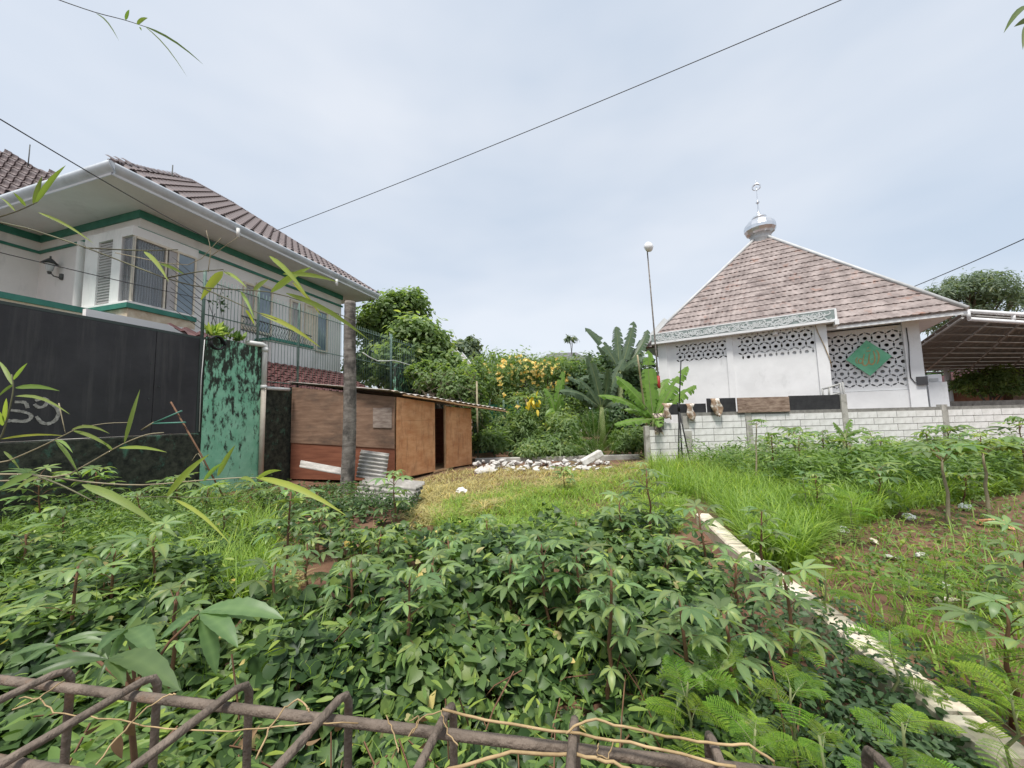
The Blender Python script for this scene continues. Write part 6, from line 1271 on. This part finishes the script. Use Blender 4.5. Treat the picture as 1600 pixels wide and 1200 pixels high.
def blade(x0, y0, x1, y1, wpx, Y, rv=.6, bow=.06, seed=0):
    a = at(x0, y0, Y); rs = random.Random(int(x0*7+y1*3)); b = at(x1, y1, Y+rs.uniform(-.10, .06)); d = b-a; L_ = d.length; view = (EYE-(a+b)/2).normalized(); tw = rs.uniform(-.5, .5); s = d.normalized().cross(view).normalized(); s = (s*math.cos(tw)+view*math.sin(tw)); up2 = s.cross(d.normalized()); w = MB(); w.smooth = True; rows = []; W_ = wpx*Y/FPX*.29/max(.6, math.cos(tw))
    for f, wf in ((0, .08), (.06, .5), (.18, .9), (.35, 1), (.55, .88), (.75, .58), (.9, .26), (1, 0)):
        p = a+d*f+Z*L_*bow*math.sin(math.pi*f)+view*L_*.05*math.sin(math.pi*f); rows.append([p-s*W_*wf+up2*W_*wf*.25, p, p+s*W_*wf+up2*W_*wf*.25])
    w.grid(rows); o = w.build('leaf', m_['lf_bamboo'], bam); v = np.full(24, rv); v[1::3] += .12; a_ = o.data.attributes.new('rnd', 'FLOAT', 'POINT'); a_.data.foreach_set('value', v.astype(np.float32))
twig([(-20, 345), (28, 330), (58, 316)], 1.15, root=True); twig([(0, 343), (131, 385), (257, 435), (320, 451), (420, 454), (505, 481), (562, 504)], 1.15, 1.25, .004, root=True)
twig([(131, 387), (223, 392), (278, 390)], 1.17); twig([(257, 435), (310, 424), (349, 421)], 1.18); twig([(316, 450), (362, 470), (405, 490), (432, 500)], 1.2); twig([(349, 423), (372, 438), (392, 452)], 1.2, r=.002); twig([(180, 395), (300, 420), (345, 372)], 1.2, r=.002, mt='stem_tan'); twig([(325, 425), (330, 390), (322, 360)], 1.22, r=.002, mt='stem_tan'); twig([(330, 400), (372, 370)], 1.22, r=.0018, mt='stem_tan')
UP = ((55, 318, 103, 258, 11, .25), (52, 320, 66, 275, 10, .15), (60, 332, 147, 381, 8, .75), (24, 330, 0, 308, 6, .6), (225, 393, 264, 441, 11, .75), (348, 424, 313, 470, 20, .75), (350, 425, 386, 450, 9, .7), (404, 489, 502, 544, 13, .8), (423, 457, 487, 417, 17, .75), (442, 428, 529, 441, 12, .6), (421, 400, 482, 466, 13, .7), (447, 458, 579, 533, 14, .55),
      (457, 441, 503, 495, 8, .85), (376, 455, 398, 500, 8, .7), (395, 455, 420, 436, 11, .45), (384, 484, 398, 508, 7, .8), (250, 412, 290, 430, 9, .4), (40, 322, 20, 300, 8, .2))
for x0, y0, x1, y1, wp, rv in UP: blade(x0, y0, x1, y1, wp, 1.17 if x0 < 300 else 1.22, rv)
twig([(-10, 700), (4, 680), (15, 640), (22, 606), (18, 585)], .98, root=True); twig([(-10, 730), (60, 700), (114, 673), (130, 664)], .98, r=.003, mt='stem_tan', root=True); twig([(90, 752), (145, 720), (192, 693), (230, 678), (256, 676)], 1.0, 1.05, .003, mt='stem_tan', root=True)
twig([(-15, 741), (50, 741), (140, 754), (220, 759), (320, 750), (378, 746), (400, 747)], .98, 1.1, .0035, mt='stem_tan', root=True); twig([(50, 741), (95, 757), (150, 785)], 1.0, r=.004); twig([(150, 777), (250, 776), (350, 778)], 1.05, r=.002); twig([(92, 630), (102, 676)], .99, r=.002, mt='stem_tan'); twig([(116, 670), (165, 661), (207, 660)], 1.0, r=.0015, mt='stem_tan'); twig([(86, 686), (125, 745)], 1.0, r=.002); twig([(300, 720), (310, 705), (322, 735)], 1.1, r=.0015, mt='stem_tan')
LO = ((20, 602, -4, 562, 9, .5), (20, 594, 43, 567, 7, .5), (24, 606, 94, 611, 12, .55), (24, 619, 110, 648, 8, .5), (22, 600, -5, 622, 6, .4), (2, 686, 103, 681, 6, .85), (112, 671, 172, 678, 8, .4), (114, 673, 178, 703, 9, .55), (86, 688, 114, 708, 7, .6), (88, 690, 122, 738, 8, .5), (194, 693, 219, 608, 9, .45), (186, 700, 262, 707, 9, .8), (175, 703, 160, 690, 6, .4),
      (50, 740, -8, 770, 16, .5), (128, 757, 250, 824, 20, .6), (260, 777, 328, 709, 15, .8), (340, 744, 368, 695, 12, .4), (318, 752, 352, 722, 10, .35), (245, 777, 277, 812, 8, .4), (272, 780, 361, 851, 9, .85), (400, 746, 542, 806, 16, .9), (376, 747, 402, 758, 9, .7), (402, 748, 440, 735, 10, .8), (4, 665, -4, 640, 10, .5), (6, 660, 10, 622, 8, .45), (6, 705, 32, 735, 6, .4), (60, 745, 20, 770, 9, .55))
for x0, y0, x1, y1, wp, rv in LO: blade(x0, y0, x1, y1, wp, .99 if x0 < 200 else 1.06, rv)
twig([(60, -14), (92, 0), (150, 20), (195, 31), (228, 42)], 1.25, 1.3, .003, mt='iron', root=True)
for a in ((150, 21, 186, 64, 4, .1), (226, 41, 319, 102, 6, .1), (226, 41, 293, 121, 3, .1), (196, 31, 202, 15, 7, .05), (214, 38, 231, 28, 8, .05), (218, 42, 221, 48, 4, .05)): blade(*a[:4], a[4], 1.28, a[5])
# leaf tip at the top right corner
t = thing('hanging_leaf', 'dark leaf tips hanging in at the top right corner', 'branch', at(1640, 20, 1.6)); bsv = bam; bam = t
for a in ((1606, 8, 1568, 52, 15, .05), (1612, 30, 1584, 42, 16, .05), (1606, 36, 1598, 78, 12, .05)): blade(*a[:4], a[4], 1.6, a[5])
w = MB(); w.tube([at(1800, -40, 1.7), at(1680, 10, 1.65), at(1606, 20, 1.6)], .005, 5); w.build('branch', m_['stem_green'], t); bam = bsv
# ============================================================ REBAR CAGE at the camera's feet
CZ = EYE.z-.385
DA = Vector((math.sin(R(13)), math.cos(R(13)), 0)); DB = Vector((math.cos(R(13)), -math.sin(R(13)), 0))
t = thing('rebar_cage', 'rusty rebar cage of long bars and bent stirrups along the bottom edge', 'rebar', Vector((0, .5, CZ-.3)))
rt = .0055
p1 = onz(0, 1062, CZ-.012); p2 = onz(700, 1147, CZ-.012); d = (p2-p1).normalized(); w = MB(); w.tube([p1-d*.5, p1, p2, p2+d*.9], rt*1.12, 10); w.build('long_bar', m_['rebar'], t)
p3 = onz(0, 1190, CZ-.012); w = MB(); w.tube([p3-d*.4, p3+d*1.2], rt*1.12, 10); w.build('long_bar', m_['rebar'], t)
for px, py in ((-20, 1018), (112, 1040), (247, 1050), (390, 1061), (545, 1076), (708, 1093), (898, 1113), (1106, 1137), (1352, 1160), (1640, 1195)):
    c = onz(px, py, CZ+.004); ps = []; w = MB(); tgt = onz(930+random.uniform(-25, 25), 700, CZ); f = (c-Vector((DA.x, DA.y, 0))*.2)
    dr = -DA; P = [c-Z*.34, c-Z*.05, c-Z*.018, c-Z*.005+dr*.006, c+dr*.02, c+dr*.06, c+dr*.16, c+dr*.185-Z*.006, c+dr*.19-Z*.03, c+dr*.19-Z*.3]; w.tube(P, rt, 8); w.build('stirrup', m_['rebar'], t)
# dry tendrils wound on the bars
def dry(pts, Yd, r, lab):
    r *= .75; P = [onz(x, y, CZ+dz) for x, y, dz in pts]; q = []
    for i in range(len(P)-1): q += [P[i].lerp(P[i+1], s/4)+Vector((random.uniform(-1, 1), random.uniform(-1, 1), random.uniform(-1, 1)))*.0012 for s in range(4)]
    q.append(P[-1]); w = MB(); w.tube(q, r, 5); tag(w.build('dry_tendril', m_['dry_vine']), lab, 'vine', 'dry tendrils on the rebar')
dry([(690, 1108, .02), (760, 1125, .015), (840, 1138, .012), (930, 1150, .012), (1040, 1172, .01), (1150, 1198, .01)], 0, .0022, 'longest dry tan tendril running along the right half of the bar')
dry([(885, 1145, .012), (900, 1132, .018), (930, 1124, .02), (990, 1138, .018), (1060, 1154, .015), (1120, 1160, .015), (1170, 1165, .015), (1210, 1190, .01)], 0, .0020, 'dry tendril arching over the straight stirrup at right')
dry([(640, 1230, .0), (720, 1195, .0), (800, 1176, .0), (900, 1180, 0), (960, 1190, 0), (1010, 1215, 0)], 0, .0026, 'thick dry stem crossing below the bar in the middle')
dry([(400, 1185, 0), (420, 1140, .012), (445, 1105, .02), (465, 1092, .02), (480, 1104, .012), (484, 1112, .008)], 0, .0015, 'curled dry tendril hooked over the bar left of centre')
dry([(20, 1110, .01), (60, 1092, .012), (100, 1064, .012)], 0, .0012, 'short dry strand across the bar at far left')
dry([(150, 1195, .0), (195, 1140, .01), (230, 1105, .012), (262, 1086, .014), (275, 1085, .014)], 0, .0013, 'thin dry strand rising to the bar between the left stirrups')
dry([(30, 1090, .01), (60, 1092, .008), (85, 1112, .004), (120, 1118, 0), (190, 1125, 0), (260, 1140, 0), (360, 1142, 0), (460, 1132, 0), (560, 1130, .004)], 0, .0011, 'wiry dry strand weaving behind the left stirrups')
dry([(605, 1118, .012), (613, 1140, .01), (620, 1160, 0), (622, 1175, 0)], 0, .0011, 'short dry strand dangling from the bar in the middle')
dry([(640, 1128, .014), (655, 1118, .016), (648, 1140, .01), (640, 1150, .008), (660, 1120, .016), (690, 1110, .02), (694, 1130, .01), (702, 1150, .006), (716, 1165, 0)], 0, .0011, 'coiled dry tendril wound at the middle stirrup')
dry([(935, 1160, .012), (934, 1178, .006), (950, 1184, 0), (958, 1160, .01)], 0, .0010, 'small dry loop hanging under the bar at right')
# dry brown leaves caught under the cage
rg = np.random.default_rng(12); n = 14; pos = np.array([onz(rg.uniform(60, 760), rg.uniform(1120, 1215), CZ-.08-rg.random()*.1) for _ in range(n)])
tag(bulk_obj('dead_leaves', bulk(*HEART, pos, rg.normal(0, 1, (n, 3))+np.array([0, 0, -1.2]), rg.normal(0, .6, (n, 3))+np.array([0, -1., .2]), rg.uniform(.018, .034, n), rg.random(n)*.5, .5), 'lf_brown'), 'curled dead brown leaves caught under the rebar', 'leaves', kind='stuff')
# low kerb wall carrying the cage
p1 = Vector((-3, .30, 0)); w = MB(); a = onz(-900, 1080, CZ-.35); w.slab(Vector((-3.2, 1.0, 0))-DA*.0, Vector((3.0, -.42, 0)), -.1, CZ-.42, -DA, .3); tag(w.build('front_wall', m_['concrete']), 'low rough concrete wall under the rebar cage', 'wall')
